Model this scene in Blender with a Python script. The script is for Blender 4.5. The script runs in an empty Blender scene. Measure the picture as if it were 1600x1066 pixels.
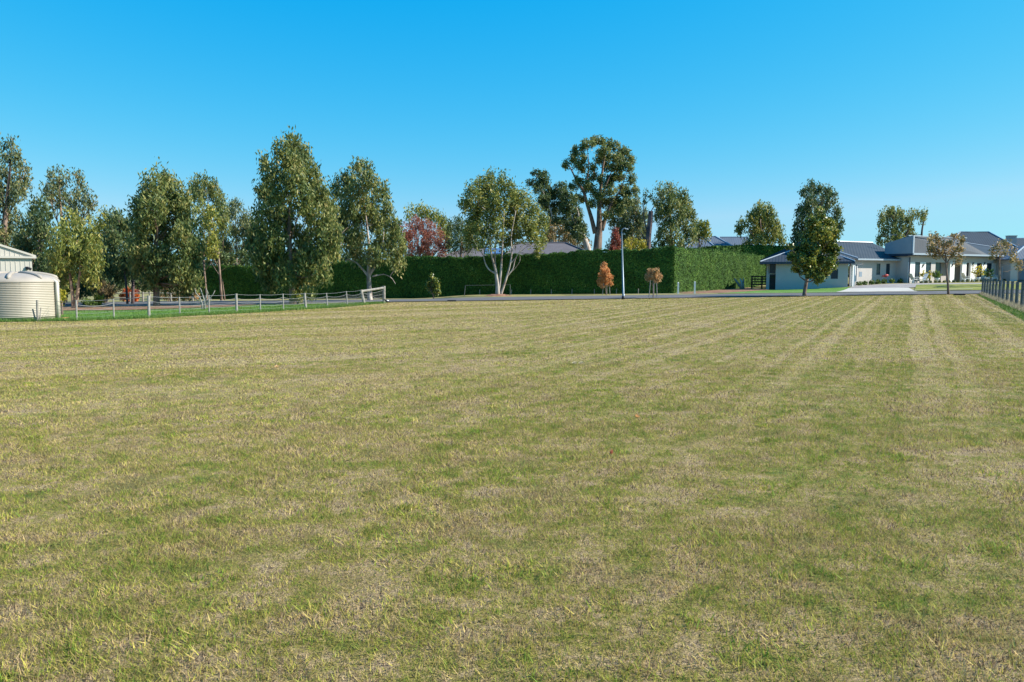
import bpy, math, random
import numpy as np
from mathutils import Vector
R = math.radians
rng = np.random.default_rng(7)
random.seed(7)
C = bpy.context.scene.collection
H0 = 1.75                       # eye height
PITCH = math.atan(103/1200)
F = 1200.0
SUN_AZ, SUN_EL = R(92), R(36)

# ------------------------------------------------------------------ terrain and camera mapping
def ss(v, a, b):
    t = min(1, max(0, (v-a)/(b-a))); return t*t*(3-2*t)
def G(x, y):
    z = 0.01*min(70, max(-70, x))
    z += 0.5*ss(y, 62, 74)*ss(x, 27, 39)
    z -= 0.30*ss(y, 57, 63)*ss(-x, 3, 9)
    return z
def Gnp(x, y):
    def s(v, a, b):
        t = np.clip((v-a)/(b-a), 0, 1); return t*t*(3-2*t)
    return 0.01*np.clip(x, -70, 70) + 0.5*s(y, 62, 74)*s(x, 27, 39) - 0.30*s(y, 57, 63)*s(-x, 3, 9)
def W(px, py, Y):
    dx, dy = (px-800)/F, (533-py)/F
    ry = math.cos(PITCH)+dy*math.sin(PITCH); rz = -math.sin(PITCH)+dy*math.cos(PITCH)
    k = Y/ry
    return Vector((dx*k, Y, H0+rz*k))
def GP(px, py):
    lo, hi = 1.0, 300.0
    for _ in range(50):
        m = (lo+hi)/2; p = W(px, py, m)
        if p.z > G(p.x, p.y): lo = m
        else: hi = m
    p = W(px, py, lo); p.z = G(p.x, p.y); return p
def gx(px, Y):                  # ground point at that distance
    p = W(px, 430, Y); p.z = G(p.x, p.y); return p

# ------------------------------------------------------------------ objects
org = {}
def tag(o, label=None, cat=None, group=None, kind=None):
    if label: o['label'] = label
    if cat: o['category'] = cat
    if group: o['group'] = group
    if kind: o['kind'] = kind
    return o
def thing(name, label, cat, loc, group=None):
    o = bpy.data.objects.new(name, None); C.objects.link(o)
    o.location = loc; o.empty_display_size = .3
    org[o.name] = Vector(loc)
    return tag(o, label, cat, group)
class MB:
    def __init__(s): s.v = []; s.f = []
    def add(s, vs, fs):
        n = len(s.v); s.v += [tuple(v) for v in vs]; s.f += [tuple(i+n for i in f) for f in fs]; return s
    def hexa(s, p):             # 8 points: bottom 4 ccw, top 4
        return s.add(p, [(3,2,1,0),(4,5,6,7),(0,1,5,4),(1,2,6,5),(2,3,7,6),(3,0,4,7)])
    def box(s, fr, u0, u1, v0, v1, z0, z1):
        return s.hexa([fr(u0,v0,z0),fr(u1,v0,z0),fr(u1,v1,z0),fr(u0,v1,z0),fr(u0,v0,z1),fr(u1,v0,z1),fr(u1,v1,z1),fr(u0,v1,z1)])
    def tube(s, pts, rad, n=8, cap=True):
        pts = [Vector(p) for p in pts]
        if not hasattr(rad, '__len__'): rad = [rad]*len(pts)
        rings = []; base = len(s.v)
        ref = None
        for i, p in enumerate(pts):
            d = (pts[min(i+1,len(pts)-1)]-pts[max(i-1,0)])
            d = d.normalized() if d.length > 1e-6 else Vector((0,0,1))
            if ref is None:
                a = Vector((1,0,0)) if abs(d.x) < .8 else Vector((0,1,0))
            else: a = ref
            b = d.cross(a).normalized(); a = b.cross(d).normalized(); ref = a
            for k in range(n):
                t = 2*math.pi*k/n
                s.v.append(tuple(p+(a*math.cos(t)+b*math.sin(t))*rad[i]))
        for i in range(len(pts)-1):
            for k in range(n):
                s.f.append((base+i*n+k, base+i*n+(k+1)%n, base+(i+1)*n+(k+1)%n, base+(i+1)*n+k))
        if cap:
            s.f.append(tuple(base+k for k in range(n))[::-1]); m = base+(len(pts)-1)*n
            s.f.append(tuple(m+k for k in range(n)))
        return s
    def lathe(s, c, prof, n=32):
        base = len(s.v)
        for r, z in prof:
            for k in range(n):
                t = 2*math.pi*k/n; s.v.append((c[0]+r*math.cos(t), c[1]+r*math.sin(t), c[2]+z))
        for i in range(len(prof)-1):
            for k in range(n):
                s.f.append((base+i*n+k, base+i*n+(k+1)%n, base+(i+1)*n+(k+1)%n, base+(i+1)*n+k))
        return s
    def build(s, name, mat, parent=None, smooth=False, loc=None):
        me = bpy.data.meshes.new(name)
        o = bpy.data.objects.new(name, me); C.objects.link(o)
        if parent is not None:
            w = org[parent.name]; o.parent = parent; org[o.name] = w
        else:
            if loc is None:
                a = np.array(s.v); loc = ((a[:,0].min()+a[:,0].max())/2, (a[:,1].min()+a[:,1].max())/2, a[:,2].min())
            w = Vector(loc); o.location = w; org[o.name] = w
        me.from_pydata([(v[0]-w[0], v[1]-w[1], v[2]-w[2]) for v in s.v], [], s.f)
        me.materials.append(mat)
        if smooth: me.shade_smooth()
        me.update(); return o
def frame(o, ang):              # u to the right along bearing ang (deg), v away (90 deg anticlockwise in plan)
    ux, uy = math.sin(R(ang)), math.cos(R(ang))
    vx, vy = -uy, ux
    return lambda u, v, z: (o[0]+ux*u+vx*v, o[1]+uy*u+vy*v, z)
def np_mesh(name, V, faces_per, mat, parent=None, attr=None, loc=None):
    """V: (n,k,3) polygons of k verts each"""
    n, k, _ = V.shape
    me = bpy.data.meshes.new(name)
    w = np.array(org[parent.name]) if parent is not None else np.array(loc if loc is not None else (0,0,0), float)
    flat = (V.reshape(-1,3)-w).astype(np.float32)
    me.vertices.add(n*k); me.vertices.foreach_set('co', flat.ravel())
    me.loops.add(n*k); me.loops.foreach_set('vertex_index', np.arange(n*k, dtype=np.int32))
    me.polygons.add(n); me.polygons.foreach_set('loop_start', np.arange(0, n*k, k, dtype=np.int32))
    me.polygons.foreach_set('loop_total', np.full(n, k, dtype=np.int32))
    if attr is not None:
        a = me.attributes.new('rnd', 'FLOAT', 'FACE'); a.data.foreach_set('value', attr.astype(np.float32))
    me.materials.append(mat); me.update(calc_edges=True)
    o = bpy.data.objects.new(name, me); C.objects.link(o)
    if parent is not None: o.parent = parent
    else: o.location = w
    org[o.name] = Vector(w)
    return o

# ------------------------------------------------------------------ materials
def nt(name):
    m = bpy.data.materials.new(name); m.use_nodes = True
    t = m.node_tree; t.nodes.clear()
    out = t.nodes.new('ShaderNodeOutputMaterial')
    return m, t, out
def N(t, typ, **kw):
    n = t.nodes.new(typ)
    for k, v in kw.items(): setattr(n, k, v)
    return n
def pbsdf(t, out, rough=.8, spec=.3, metal=0):
    b = N(t, 'ShaderNodeBsdfPrincipled'); b.inputs['Roughness'].default_value = rough
    b.inputs['Specular IOR Level'].default_value = spec; b.inputs['Metallic'].default_value = metal
    t.links.new(b.outputs[0], out.inputs[0]); return b
def ramp(t, fac, stops):
    r = N(t, 'ShaderNodeValToRGB'); cr = r.color_ramp
    while len(cr.elements) < len(stops): cr.elements.new(.5)
    for e, (p, c) in zip(cr.elements, stops): e.position = p; e.color = (*c, 1)
    t.links.new(fac, r.inputs[0]); return r.outputs[0]
def noise(t, scale, detail=4, vec=None, rough=.6, dim='3D'):
    n = N(t, 'ShaderNodeTexNoise'); n.noise_dimensions = dim
    n.inputs['Scale'].default_value = scale; n.inputs['Detail'].default_value = detail; n.inputs['Roughness'].default_value = rough
    if vec is not None: t.links.new(vec, n.inputs['Vector' if dim != '1D' else 'W'])
    return n.outputs[0]
def mixc(t, f, a, b, mode='MIX'):
    m = N(t, 'ShaderNodeMix', data_type='RGBA', blend_type=mode)
    if isinstance(f, float): m.inputs[0].default_value = f
    else: t.links.new(f, m.inputs[0])
    for i, s in ((6, a), (7, b)):
        if isinstance(s, tuple): m.inputs[i].default_value = (*s, 1)
        else: t.links.new(s, m.inputs[i])
    return m.outputs[2]
def math_(t, op, a, b=None, clamp=False):
    m = N(t, 'ShaderNodeMath', operation=op); m.use_clamp = clamp
    for i, s in enumerate((a, b)):
        if s is None: continue
        if isinstance(s, (int, float)): m.inputs[i].default_value = s
        else: t.links.new(s, m.inputs[i])
    return m.outputs[0]
def mapr(t, v, a, b, c=0., d=1.):
    m = N(t, 'ShaderNodeMapRange', interpolation_type='SMOOTHSTEP')
    m.inputs[1].default_value = a; m.inputs[2].default_value = b; m.inputs[3].default_value = c; m.inputs[4].default_value = d
    t.links.new(v, m.inputs[0]); return m.outputs[0]
def bump(t, b, h, strength=.3, dist=.02):
    n = N(t, 'ShaderNodeBump'); n.inputs['Strength'].default_value = strength; n.inputs['Distance'].default_value = dist
    t.links.new(h, n.inputs['Height']); t.links.new(n.outputs[0], b.inputs['Normal'])
def simple(name, c, rough=.7, spec=.3, var=.15, scale=3., metal=0, bmp=0):
    m, t, out = nt(name); b = pbsdf(t, out, rough, spec, metal)
    pos = N(t, 'ShaderNodeNewGeometry').outputs['Position']
    f = noise(t, scale, 6, pos)
    lo = tuple(x*(1-var) for x in c); hi = tuple(min(1, x*(1+var)) for x in c)
    t.links.new(ramp(t, f, [(.3, lo), (.7, hi)]), b.inputs[0])
    if bmp: bump(t, b, noise(t, scale*8, 4, pos), bmp)
    return m
def leafmat(name, stops, trans=.38, rough=.55, spec=.35, big=.25):
    m, t, out = nt(name)
    k_ = (1.68,1.58,1.15) if 'gum' in name else (1.0,1.0,1.0) if 'hedge' in name else (1.35,1.3,1.1) if 'broad' in name else (1,1,1)
    stops = [(p, tuple(min(.8,c[i]*k_[i]) for i in range(3))) for p, c in stops]
    at = N(t, 'ShaderNodeAttribute', attribute_name='rnd').outputs['Fac']
    pos = N(t, 'ShaderNodeNewGeometry').outputs['Position']
    nz = noise(t, .55, 3, pos)
    f = math_(t, 'ADD', at, math_(t, 'MULTIPLY', math_(t, 'SUBTRACT', nz, .5), big*4), True)
    col = ramp(t, f, stops)
    b = N(t, 'ShaderNodeBsdfPrincipled'); b.inputs['Roughness'].default_value = rough; b.inputs['Specular IOR Level'].default_value = spec
    t.links.new(col, b.inputs[0])
    tr = N(t, 'ShaderNodeBsdfTranslucent'); t.links.new(mixc(t, .5, col, (.5,.5,.1), 'MULTIPLY') if False else col, tr.inputs[0])
    mx = N(t, 'ShaderNodeMixShader'); mx.inputs[0].default_value = trans
    t.links.new(b.outputs[0], mx.inputs[1]); t.links.new(tr.outputs[0], mx.inputs[2]); t.links.new(mx.outputs[0], out.inputs[0])
    return m

def turf_color(t, at=None):
    """patchy mown autumn turf, by world position"""
    pos = N(t, 'ShaderNodeNewGeometry').outputs['Position']
    sep = N(t, 'ShaderNodeSeparateXYZ'); t.links.new(pos, sep.inputs[0]); x, y = sep.outputs[0], sep.outputs[1]
    flat = N(t, 'ShaderNodeCombineXYZ'); t.links.new(x, flat.inputs[0]); t.links.new(y, flat.inputs[1]); fp = flat.outputs[0]
    n1 = noise(t, .55, 5, fp, .62); n2 = noise(t, 3.2, 4, fp, .65); n3 = noise(t, 19, 5, fp, .75); n0 = noise(t, .09, 2, fp)
    g = math_(t, 'ADD', math_(t, 'MULTIPLY', n1, .62), math_(t, 'MULTIPLY', n2, 1.2))
    g = math_(t, 'SUBTRACT', g, .412)
    g = math_(t, 'ADD', g, math_(t, 'MULTIPLY', math_(t, 'SUBTRACT', n0, .5), .3))
    g = math_(t, 'ADD', g, math_(t, 'MULTIPLY', math_(t, 'SUBTRACT', n3, .5), 1.0))
    if at is not None: g = math_(t, 'ADD', g, math_(t, 'MULTIPLY', math_(t, 'SUBTRACT', at, .5), .6))
    # mower lines: right part runs at 27.5 degrees, left part swings round
    wob = math_(t, 'MULTIPLY', math_(t, 'SUBTRACT', noise(t, .12, 2, fp), .5), .7)
    def lin(a):
        return math_(t, 'ADD', math_(t, 'SUBTRACT', math_(t, 'MULTIPLY', x, math.cos(R(a))), math_(t, 'MULTIPLY', y, math.sin(R(a)))), wob)
    sA = noise(t, 2.0, 1, lin(27.5), .5, '1D'); sB = noise(t, .28, 2, lin(64), .5, '1D')
    wx = mapr(t, math_(t, 'ADD', x, math_(t, 'MULTIPLY', y, -.12)), -8, 2)
    sA = mapr(t, sA, .46, .62); sB = mapr(t, sB, .42, .62)
    far = mapr(t, y, 4, 24, .12, 1.)
    st = math_(t, 'MULTIPLY', math_(t, 'ADD', math_(t, 'MULTIPLY', sA, wx), math_(t, 'MULTIPLY', sB, math_(t, 'SUBTRACT', 1., wx))), far)
    g = math_(t, 'SUBTRACT', g, math_(t, 'MULTIPLY', st, .17))
    g = math_(t, 'ADD', g, math_(t, 'MULTIPLY', wx, .012))
    c = ramp(t, g, [(.10, (.16,.11,.07)), (.22, (.40,.29,.17)), (.30, (.54,.40,.22)), (.44, (.42,.325,.125)), (.57, (.32,.28,.055)), (.70, (.20,.225,.032)), (.88, (.10,.165,.02))])
    pale = mixc(t, math_(t, 'MULTIPLY', st, .42), c, (.52,.43,.21))
    tint = noise(t, 1.3, 3, fp)
    return mixc(t, mapr(t, tint, .5, .7, 0., .5), pale, (.33,.23,.12)), n3, n2
def turf_mat(name, blades):
    m, t, out = nt(name)
    at = N(t, 'ShaderNodeAttribute', attribute_name='rnd').outputs['Fac'] if blades else None
    col, n3, n2 = turf_color(t, at)
    b = N(t, 'ShaderNodeBsdfPrincipled'); b.inputs['Roughness'].default_value = .7; b.inputs['Specular IOR Level'].default_value = .2
    if blades:
        v = mapr(t, at, 0, 1, .45, 1.72)
        hv = N(t, 'ShaderNodeHueSaturation'); t.links.new(v, hv.inputs['Value']); t.links.new(col, hv.inputs['Color'])
        t.links.new(hv.outputs[0], b.inputs[0])
        tr = N(t, 'ShaderNodeBsdfTranslucent'); t.links.new(hv.outputs[0], tr.inputs[0])
        mx = N(t, 'ShaderNodeMixShader'); mx.inputs[0].default_value = .35
        t.links.new(b.outputs[0], mx.inputs[1]); t.links.new(tr.outputs[0], mx.inputs[2]); t.links.new(mx.outputs[0], out.inputs[0])
    else:
        pos = N(t, 'ShaderNodeNewGeometry').outputs['Position']
        fine = noise(t, 90, 4, pos, .7)
        hv = N(t, 'ShaderNodeHueSaturation'); t.links.new(mapr(t, fine, .3, .7, .2, 1.05), hv.inputs['Value']); t.links.new(col, hv.inputs['Color'])  # dark specks in the colour imitate small shadows between the blades
        t.links.new(hv.outputs[0], b.inputs[0]); bump(t, b, fine, .8, .03)
        t.links.new(b.outputs[0], out.inputs[0])
    return m
M = {}
M['turf'] = turf_mat('mown_turf', False)
M['turf_blade'] = turf_mat('turf_blades', True)
def ground_noise(name, stops, scale, rough=.9, b_=.5, sc2=40):
    m, t, out = nt(name); b = pbsdf(t, out, rough, .15)
    pos = N(t, 'ShaderNodeNewGeometry').outputs['Position']
    a = noise(t, scale, 6, pos, .65); c = noise(t, sc2, 3, pos, .7)
    f = math_(t, 'ADD', math_(t, 'MULTIPLY', a, .6), math_(t, 'MULTIPLY', c, .4))
    t.links.new(ramp(t, f, stops), b.inputs[0]); bump(t, b, c, b_, .02); return m
M['green'] = ground_noise('lush_lawn', [(.3,(.05,.13,.02)),(.5,(.085,.19,.03)),(.62,(.14,.24,.05)),(.75,(.25,.26,.09))], 1.2)
M['green_blade'] = leafmat('lush_blades', [(.1,(.05,.13,.02)),(.5,(.10,.21,.03)),(.9,(.22,.28,.07))], .35)
M['front_lawn'] = ground_noise('front_lawn', [(.3,(.11,.15,.03)),(.5,(.18,.20,.045)),(.7,(.29,.25,.08))], .8)
M['verge'] = ground_noise('verge', [(.3,(.10,.13,.03)),(.5,(.22,.20,.08)),(.7,(.34,.27,.13))], .9)
M['mulch'] = ground_noise('mulch', [(.3,(.10,.05,.035)),(.5,(.22,.12,.08)),(.7,(.36,.23,.16))], 3.)
M['road'] = ground_noise('asphalt', [(.3,(.085,.085,.09)),(.5,(.115,.115,.12)),(.7,(.16,.155,.155))], .7, .85)
M['gravel'] = ground_noise('gravel', [(.3,(.20,.19,.18)),(.5,(.28,.26,.25)),(.7,(.36,.34,.32))], 1.)
M['concrete'] = ground_noise('concrete', [(.3,(.38,.36,.32)),(.7,(.52,.50,.45))], 1., .8, .1)
M['render_wall'] = simple('rendered_wall', (.47,.44,.42), .85, .2, .05, .8)
M['grey_wall'] = simple('grey_cladding', (.26,.28,.31), .6, .3, .06, 1.)
M['fascia'] = simple('dark_fascia', (.035,.05,.08), .5)
M['trim'] = simple('silver_trim', (.30,.36,.42), .4, .5, .05)
M['lid'] = simple('lid_plastic', (.31,.28,.24), .6, .3, .1, 2.)
M['white'] = simple('white_paint', (.78,.77,.74), .6, .3, .05)
M['cream'] = simple('cream_steel', (.34,.31,.255), .45, .4, .05, 1.)
M['glass'] = simple('window_glass', (.02,.035,.05), .12, .25, .1)
M['frame'] = simple('window_frame', (.05,.07,.09), .4)
M['timber'] = simple('weathered_timber', (.25,.235,.205), .85, .2, .3, 6., bmp=.4)
M['pale_post'] = simple('pale_post', (.27,.26,.235), .8, .2, .2, 8.)
M['dark_timber'] = simple('dark_timber', (.06,.055,.05), .85, .2, .35, 5.)
M['post_dark'] = simple('treated_post', (.10,.115,.115), .85, .2, .3, 7.)
M['wire'] = simple('wire', (.17,.18,.19), .5, .5)
M['galv'] = simple('galvanised_steel', (.15,.20,.25), .4, .5, .08, metal=.3)
M['black'] = simple('black_paint', (.02,.02,.022), .5)
M['red'] = simple('red_paint', (.50,.08,.07), .5)
M['orange_t'] = simple('terracotta', (.45,.20,.09), .7)
M['pot_white'] = simple('white_pot', (.72,.72,.72), .5)
M['tile'] = None
def ribbed(name, c, scale, var=.12, ang=0, rough=.5, spec=.4, strength=.22):
    m, t, out = nt(name); b = pbsdf(t, out, rough, spec)
    pos = N(t, 'ShaderNodeNewGeometry').outputs['Position']
    mp = N(t, 'ShaderNodeMapping'); mp.inputs['Rotation'].default_value = (0,0,R(ang)); t.links.new(pos, mp.inputs[0])
    w = N(t, 'ShaderNodeTexWave', wave_type='BANDS', bands_direction='X'); w.inputs['Scale'].default_value = scale; t.links.new(mp.outputs[0], w.inputs[0])
    f = noise(t, .8, 5, pos)
    lo = tuple(x*(1-var) for x in c); hi = tuple(min(1, x*(1+var)) for x in c)
    base = ramp(t, f, [(.3, lo), (.7, hi)])
    t.links.new(base, b.inputs[0]); bump(t, b, w.outputs[0], strength, .05); return m
M['metal_roof'] = ribbed('corrugated_roof', (.036,.050,.066), 1.1, .1, 20, .65, .15)
M['roof_light'] = ribbed('light_roof', (.09,.115,.15), 1.1, .1, 20, .65, .15)
M['tile'] = ribbed('tiled_roof', (.13,.12,.13), 1.6, .15, 90, .8, .2, .8)
M['shed_wall'] = simple('shed_cladding', (.50,.47,.41), .5, .3, .04, 1.)
M['solar'] = simple('solar_glass', (.10,.16,.28), .15, .8)
def bark(name, a, b_, sc=3.):
    m, t, out = nt(name); b = pbsdf(t, out, .85, .15)
    pos = N(t, 'ShaderNodeNewGeometry').outputs['Position']
    mp = N(t, 'ShaderNodeMapping'); mp.inputs['Scale'].default_value = (1,1,.3); t.links.new(pos, mp.inputs[0])
    f = noise(t, sc, 6, mp.outputs[0], .7); t.links.new(ramp(t, f, [(.38, a), (.6, b_)]), b.inputs[0]); bump(t, b, f, .6, .05); return m
M['bark_pale'] = bark('pale_gum_bark', (.20,.15,.12), (.52,.46,.40))
M['bark_brown'] = bark('brown_bark', (.09,.06,.05), (.26,.19,.15))
M['bark_pink'] = bark('pink_bark', (.14,.09,.07), (.40,.29,.22))
M['bark_dark'] = bark('dark_bark', (.05,.04,.045), (.15,.11,.11))
M['gum'] = leafmat('gum_leaf', [(0,(.028,.052,.024)),(.35,(.065,.100,.040)),(.65,(.135,.155,.060)),(.88,(.19,.20,.085)),(1,(.24,.21,.11))])
M['gum_dark'] = leafmat('dark_gum_leaf', [(0,(.020,.040,.024)),(.4,(.042,.075,.036)),(.75,(.085,.115,.05)),(1,(.15,.16,.08))])
M['gum_yellow'] = leafmat('olive_gum_leaf', [(0,(.05,.08,.022)),(.35,(.11,.14,.035)),(.7,(.20,.21,.05)),(1,(.32,.27,.09))])
M['gum_mid'] = leafmat('green_gum_leaf', [(0,(.045,.07,.024)),(.35,(.085,.118,.036)),(.7,(.165,.18,.052)),(1,(.26,.235,.09))])
M['gum_blue'] = leafmat('grey_gum_leaf', [(0,(.03,.052,.035)),(.4,(.065,.095,.055)),(.75,(.13,.145,.07)),(1,(.22,.19,.11))])
M['broad'] = leafmat('broad_leaf', [(0,(.022,.050,.014)),(.45,(.06,.105,.022)),(.68,(.18,.20,.035)),(.88,(.27,.26,.05)),(1,(.33,.30,.08))], .3, .4, .5)
M['olive'] = leafmat('brownish_leaf', [(0,(.09,.10,.035)),(.35,(.19,.17,.065)),(.65,(.34,.25,.11)),(1,(.55,.36,.18))])
M['maroon'] = leafmat('maroon_leaf', [(0,(.14,.04,.03)),(.5,(.30,.10,.07)),(.85,(.42,.18,.11)),(1,(.42,.25,.10))])
M['red_leaf'] = leafmat('red_leaf', [(0,(.12,.02,.02)),(.6,(.26,.06,.04)),(1,(.36,.14,.07))])
M['orange_leaf'] = leafmat('orange_leaf', [(0,(.40,.17,.06)),(.5,(.66,.32,.12)),(1,(.76,.45,.2))])
M['tan_leaf'] = leafmat('tan_leaf', [(0,(.2,.16,.06)),(.3,(.46,.27,.12)),(.7,(.62,.38,.18)),(1,(.70,.48,.25))])
M['yellow_leaf'] = leafmat('yellow_leaf', [(0,(.14,.16,.02)),(.5,(.36,.32,.03)),(1,(.55,.42,.05))])
M['flame_leaf'] = leafmat('flame_leaf', [(0,(.35,.06,.02)),(.5,(.60,.15,.04)),(1,(.65,.28,.06))])
M['shrub'] = leafmat('shrub_leaf', [(0,(.03,.065,.015)),(.5,(.08,.15,.03)),(1,(.18,.24,.05))])
M['bronze'] = leafmat('bronze_leaf', [(0,(.06,.05,.02)),(.5,(.15,.12,.05)),(1,(.25,.18,.08))])
M['hedge'] = leafmat('hedge_leaf', [(0,(.016,.045,.010)),(.4,(.042,.105,.017)),(.7,(.085,.17,.024)),(.9,(.15,.23,.04)),(1,(.25,.28,.09))], .1, .7, .15, .12)
M['drygrass'] = leafmat('dry_grass', [(0,(.22,.17,.09)),(.5,(.38,.32,.20)),(1,(.55,.48,.34))], .35)

# ------------------------------------------------------------------ foliage
def leaves(cen, L, Wd, droop, n_=None):
    n = len(cen)
    d = rng.normal(size=(n,3)); d /= np.linalg.norm(d, axis=1, keepdims=True)
    d = d*(1-droop) + np.array((0,0,-1.))*droop; d /= np.linalg.norm(d, axis=1, keepdims=True)
    s = np.cross(d, rng.normal(size=(n,3))); s /= np.linalg.norm(s, axis=1, keepdims=True)
    l = L*rng.uniform(.65,1.45,(n,1)); w = Wd*rng.uniform(.7,1.5,(n,1))
    a = cen - d*l*.5
    return np.stack([a, a+d*l*.42+s*w*.5, a+d*l, a+d*l*.42-s*w*.5], 1)
def lobes_cloud(lobes, clump, per, dens, zs=.5):
    cs = []; rn = []
    for (c, r) in lobes:
        area = 4*math.pi*((r[0]*r[1])**1.6/3+(r[0]*r[2])**1.6/3+(r[1]*r[2])**1.6/3)**(1/1.6)
        k = max(5, int(dens*area/(clump*clump*1.12)))
        d = rng.normal(size=(k,3)); d /= np.linalg.norm(d, axis=1, keepdims=True)
        rad = rng.uniform(.35,1.,(k,1))**.55
        cc = np.array(c) + d*rad*np.array(r)
        q = np.clip(rng.normal(size=(k,per,3)),-1.7,1.7)*np.array((.38,.38,zs))*clump*rng.uniform(.55,1.3,(k,1,1))
        cs.append((cc[:,None]+q).reshape(-1,3)); rn.append(np.repeat(rng.uniform(-.2,.2,k), per))
    return np.concatenate(cs), np.concatenate(rn)
def px_lobes(lst, Y, depth=.55):
    xs = [l[0]-l[2] for l in lst]+[l[0]+l[2] for l in lst]; x0, x1 = min(xs), max(xs); cx = (x0+x1)/2; hw = (x1-x0)/2
    out = []
    for i, (px, py, rx, ry) in enumerate(lst):
        t = min(1, abs(px-cx)/hw)
        dy = math.sqrt(1-t*t)*hw*Y/F*depth*(-1 if i%2 else 1)*random.uniform(.3,1)
        yy = Y+dy; p = W(px, py, yy); k = yy/F
        f_ = random.uniform(.74,.98)
        out.append(((p.x, p.y, p.z), (rx*k*f_, (rx+ry)/2*k*f_, ry*k*f_)))
    return out
def tree(name, label, Y, lst, base, mat, bk='bark_brown', leaf=(.28,.085), droop=.55, clump=.5, per=26, dens=1., r0=.22, limbs=None, cat='tree', group=None, depth=.55, nlimb=8, lw=.72, kids=('crown','trunk')):
    """base: (px, py or None); crown lobes in photo pixels laid out round distance Y"""
    b = GP(*base) if base[1] is not None and base[1] > 440 and Y is None else gx(base[0], Y)
    root = thing(name, label, cat, b, group)
    lob = px_lobes(lst, Y, depth)
    cen, cr = lobes_cloud(lob, clump, per, dens, .72 if droop > .3 else .42)
    cen = cen[cen[:,2] > b.z+.15]; cr = cr[:len(cen)]
    V = leaves(cen, leaf[0], leaf[1], droop)
    at = np.clip(rng.beta(2.2,2.2,len(cen))+cr, 0, 1)
    np_mesh(kids[0], V, 4, mat, root, at)
    t = MB()
    if limbs is not None:
        for br in limbs:
            pts = [W(p[0], p[1], Y+(p[3] if len(p) > 3 else 0)) for p in br]
            if br[0][1] > 440: pts[0].z = G(pts[0].x, pts[0].y)-.1
            # smooth a little
            q = []; rr = []
            for i in range(len(pts)-1):
                for k in range(4):
                    s = k/4; q.append(pts[i].lerp(pts[i+1], s)); rr.append((br[i][2]*(1-s)+br[i+1][2]*s)*lw)
            q.append(pts[-1]); rr.append(br[-1][2]*lw)
            for _ in range(2): q = [q[0]]+[(q[i-1]+q[i]*2+q[i+1])/4 for i in range(1,len(q)-1)]+[q[-1]]
            t.tube(q, [x for x in rr], 8)
            last = q[-1]
    tops = sorted(lob, key=lambda l: -l[0][2])
    top = Vector(tops[0][0]); foot = Vector(b)
    if limbs is None:
        mid = foot.lerp(Vector((b.x*.6+top.x*.4, b.y*.6+top.y*.4, top.z)), .45)+Vector((random.uniform(-.2,.2), 0, 0))
        t.tube([foot-Vector((0,0,.15)), foot+Vector((0,0,.25)), mid, top], [r0*1.45, r0*1.05, r0*.72, r0*.12], 9)
        sp = [foot, mid, top]
    else: sp = None
    for l in random.sample(lob, min(len(lob), nlimb)):
        c = Vector(l[0])
        if sp:
            s = min(.92, max(.18, (c.z-foot.z)/(top.z-foot.z+.01)*.75-.08))
            st = sp[0].lerp(sp[1], s/.45) if s < .45 else sp[1].lerp(sp[2], (s-.45)/.55)
            r = r0*.42*(1.1-s)
        else:
            # join to the nearest limb vertex
            best = min((Vector(v) for v in t.v[::7]), key=lambda v: (v-c).length + (3 if v.z > c.z else 0)); st = best; r = r0*.2
        m1 = st.lerp(c, .5)+Vector((random.uniform(-.2,.2), random.uniform(-.2,.2), -.1*(c-st).length))
        t.tube([st, m1, c, c+(c-m1)*.5], [r, r*.7, r*.4, r*.1], 6)
        for _ in range(2):
            e = c+Vector((random.uniform(-1,1)*l[1][0], random.uniform(-1,1)*l[1][1], random.uniform(-.3,1)*l[1][2]))*.8
            t.tube([m1, m1.lerp(e,.5)+Vector((0,0,.1)), e], [r*.45, r*.25, .01], 5)
    t.build(kids[1], M[bk], root, True)
    return root

TL = M
# --- left group
tree('gum_tree', 'tall gum tree cut by the left edge, above the cream shed roof', 62,
 [(-22,250,36,36),(18,238,16,22),(34,275,13,24),(28,300,12,20),(0,285,24,26),(4,318,24,22),(22,350,16,16),(-12,370,30,30),(18,385,24,26),(-15,410,30,25),(28,405,20,25),(-40,310,30,40)], (8,None), TL['gum_blue'], per=24, r0=.3)
tree('gum_tree', 'slender tall gum with two rounded tops between the shed and dense dark trees', 64,
 [(92,282,17,22),(76,300,10,12),(122,290,13,22),(132,312,12,18),(90,312,16,16),(108,318,18,18),(126,338,14,14),(143,322,7,10)], (98,None), TL['gum_blue'], per=22, r0=.24, dens=.85)
tree('gum_tree', 'dark green gum close behind the cream shed, lower than its neighbours', 58,
 [(64,330,16,20),(56,350,18,20),(40,372,22,26),(68,372,20,26),(50,405,26,26),(75,410,22,26),(62,435,26,20)], (62,None), TL['gum_dark'], per=26, r0=.22)
tree('gum_tree', 'pale yellow-green gum with pinkish twin stems in the mulch beside the tank', 46,
 [(112,352,16,16),(98,368,16,18),(128,368,18,20),(112,388,22,22),(140,385,16,24),(92,400,18,24),(128,408,22,22),(148,412,12,20),(98,430,18,16),(135,430,18,14)], (117,484), M['gum_mid'], 'bark_pink', per=26, r0=.13,
 limbs=[[(115,484,.17),(113,455,.13),(108,420,.09),(100,385,.05)],[(118,484,.15),(122,450,.11),(126,420,.08),(122,375,.04)]])
tree('gum_tree', 'olive gum seen in the gap left of the dense dark tree', 66,
 [(152,355,16,16),(168,345,14,14),(150,385,20,24),(172,372,16,20),(160,415,22,22)], (160,None), TL['gum_yellow'], per=24, dens=.9)
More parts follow.
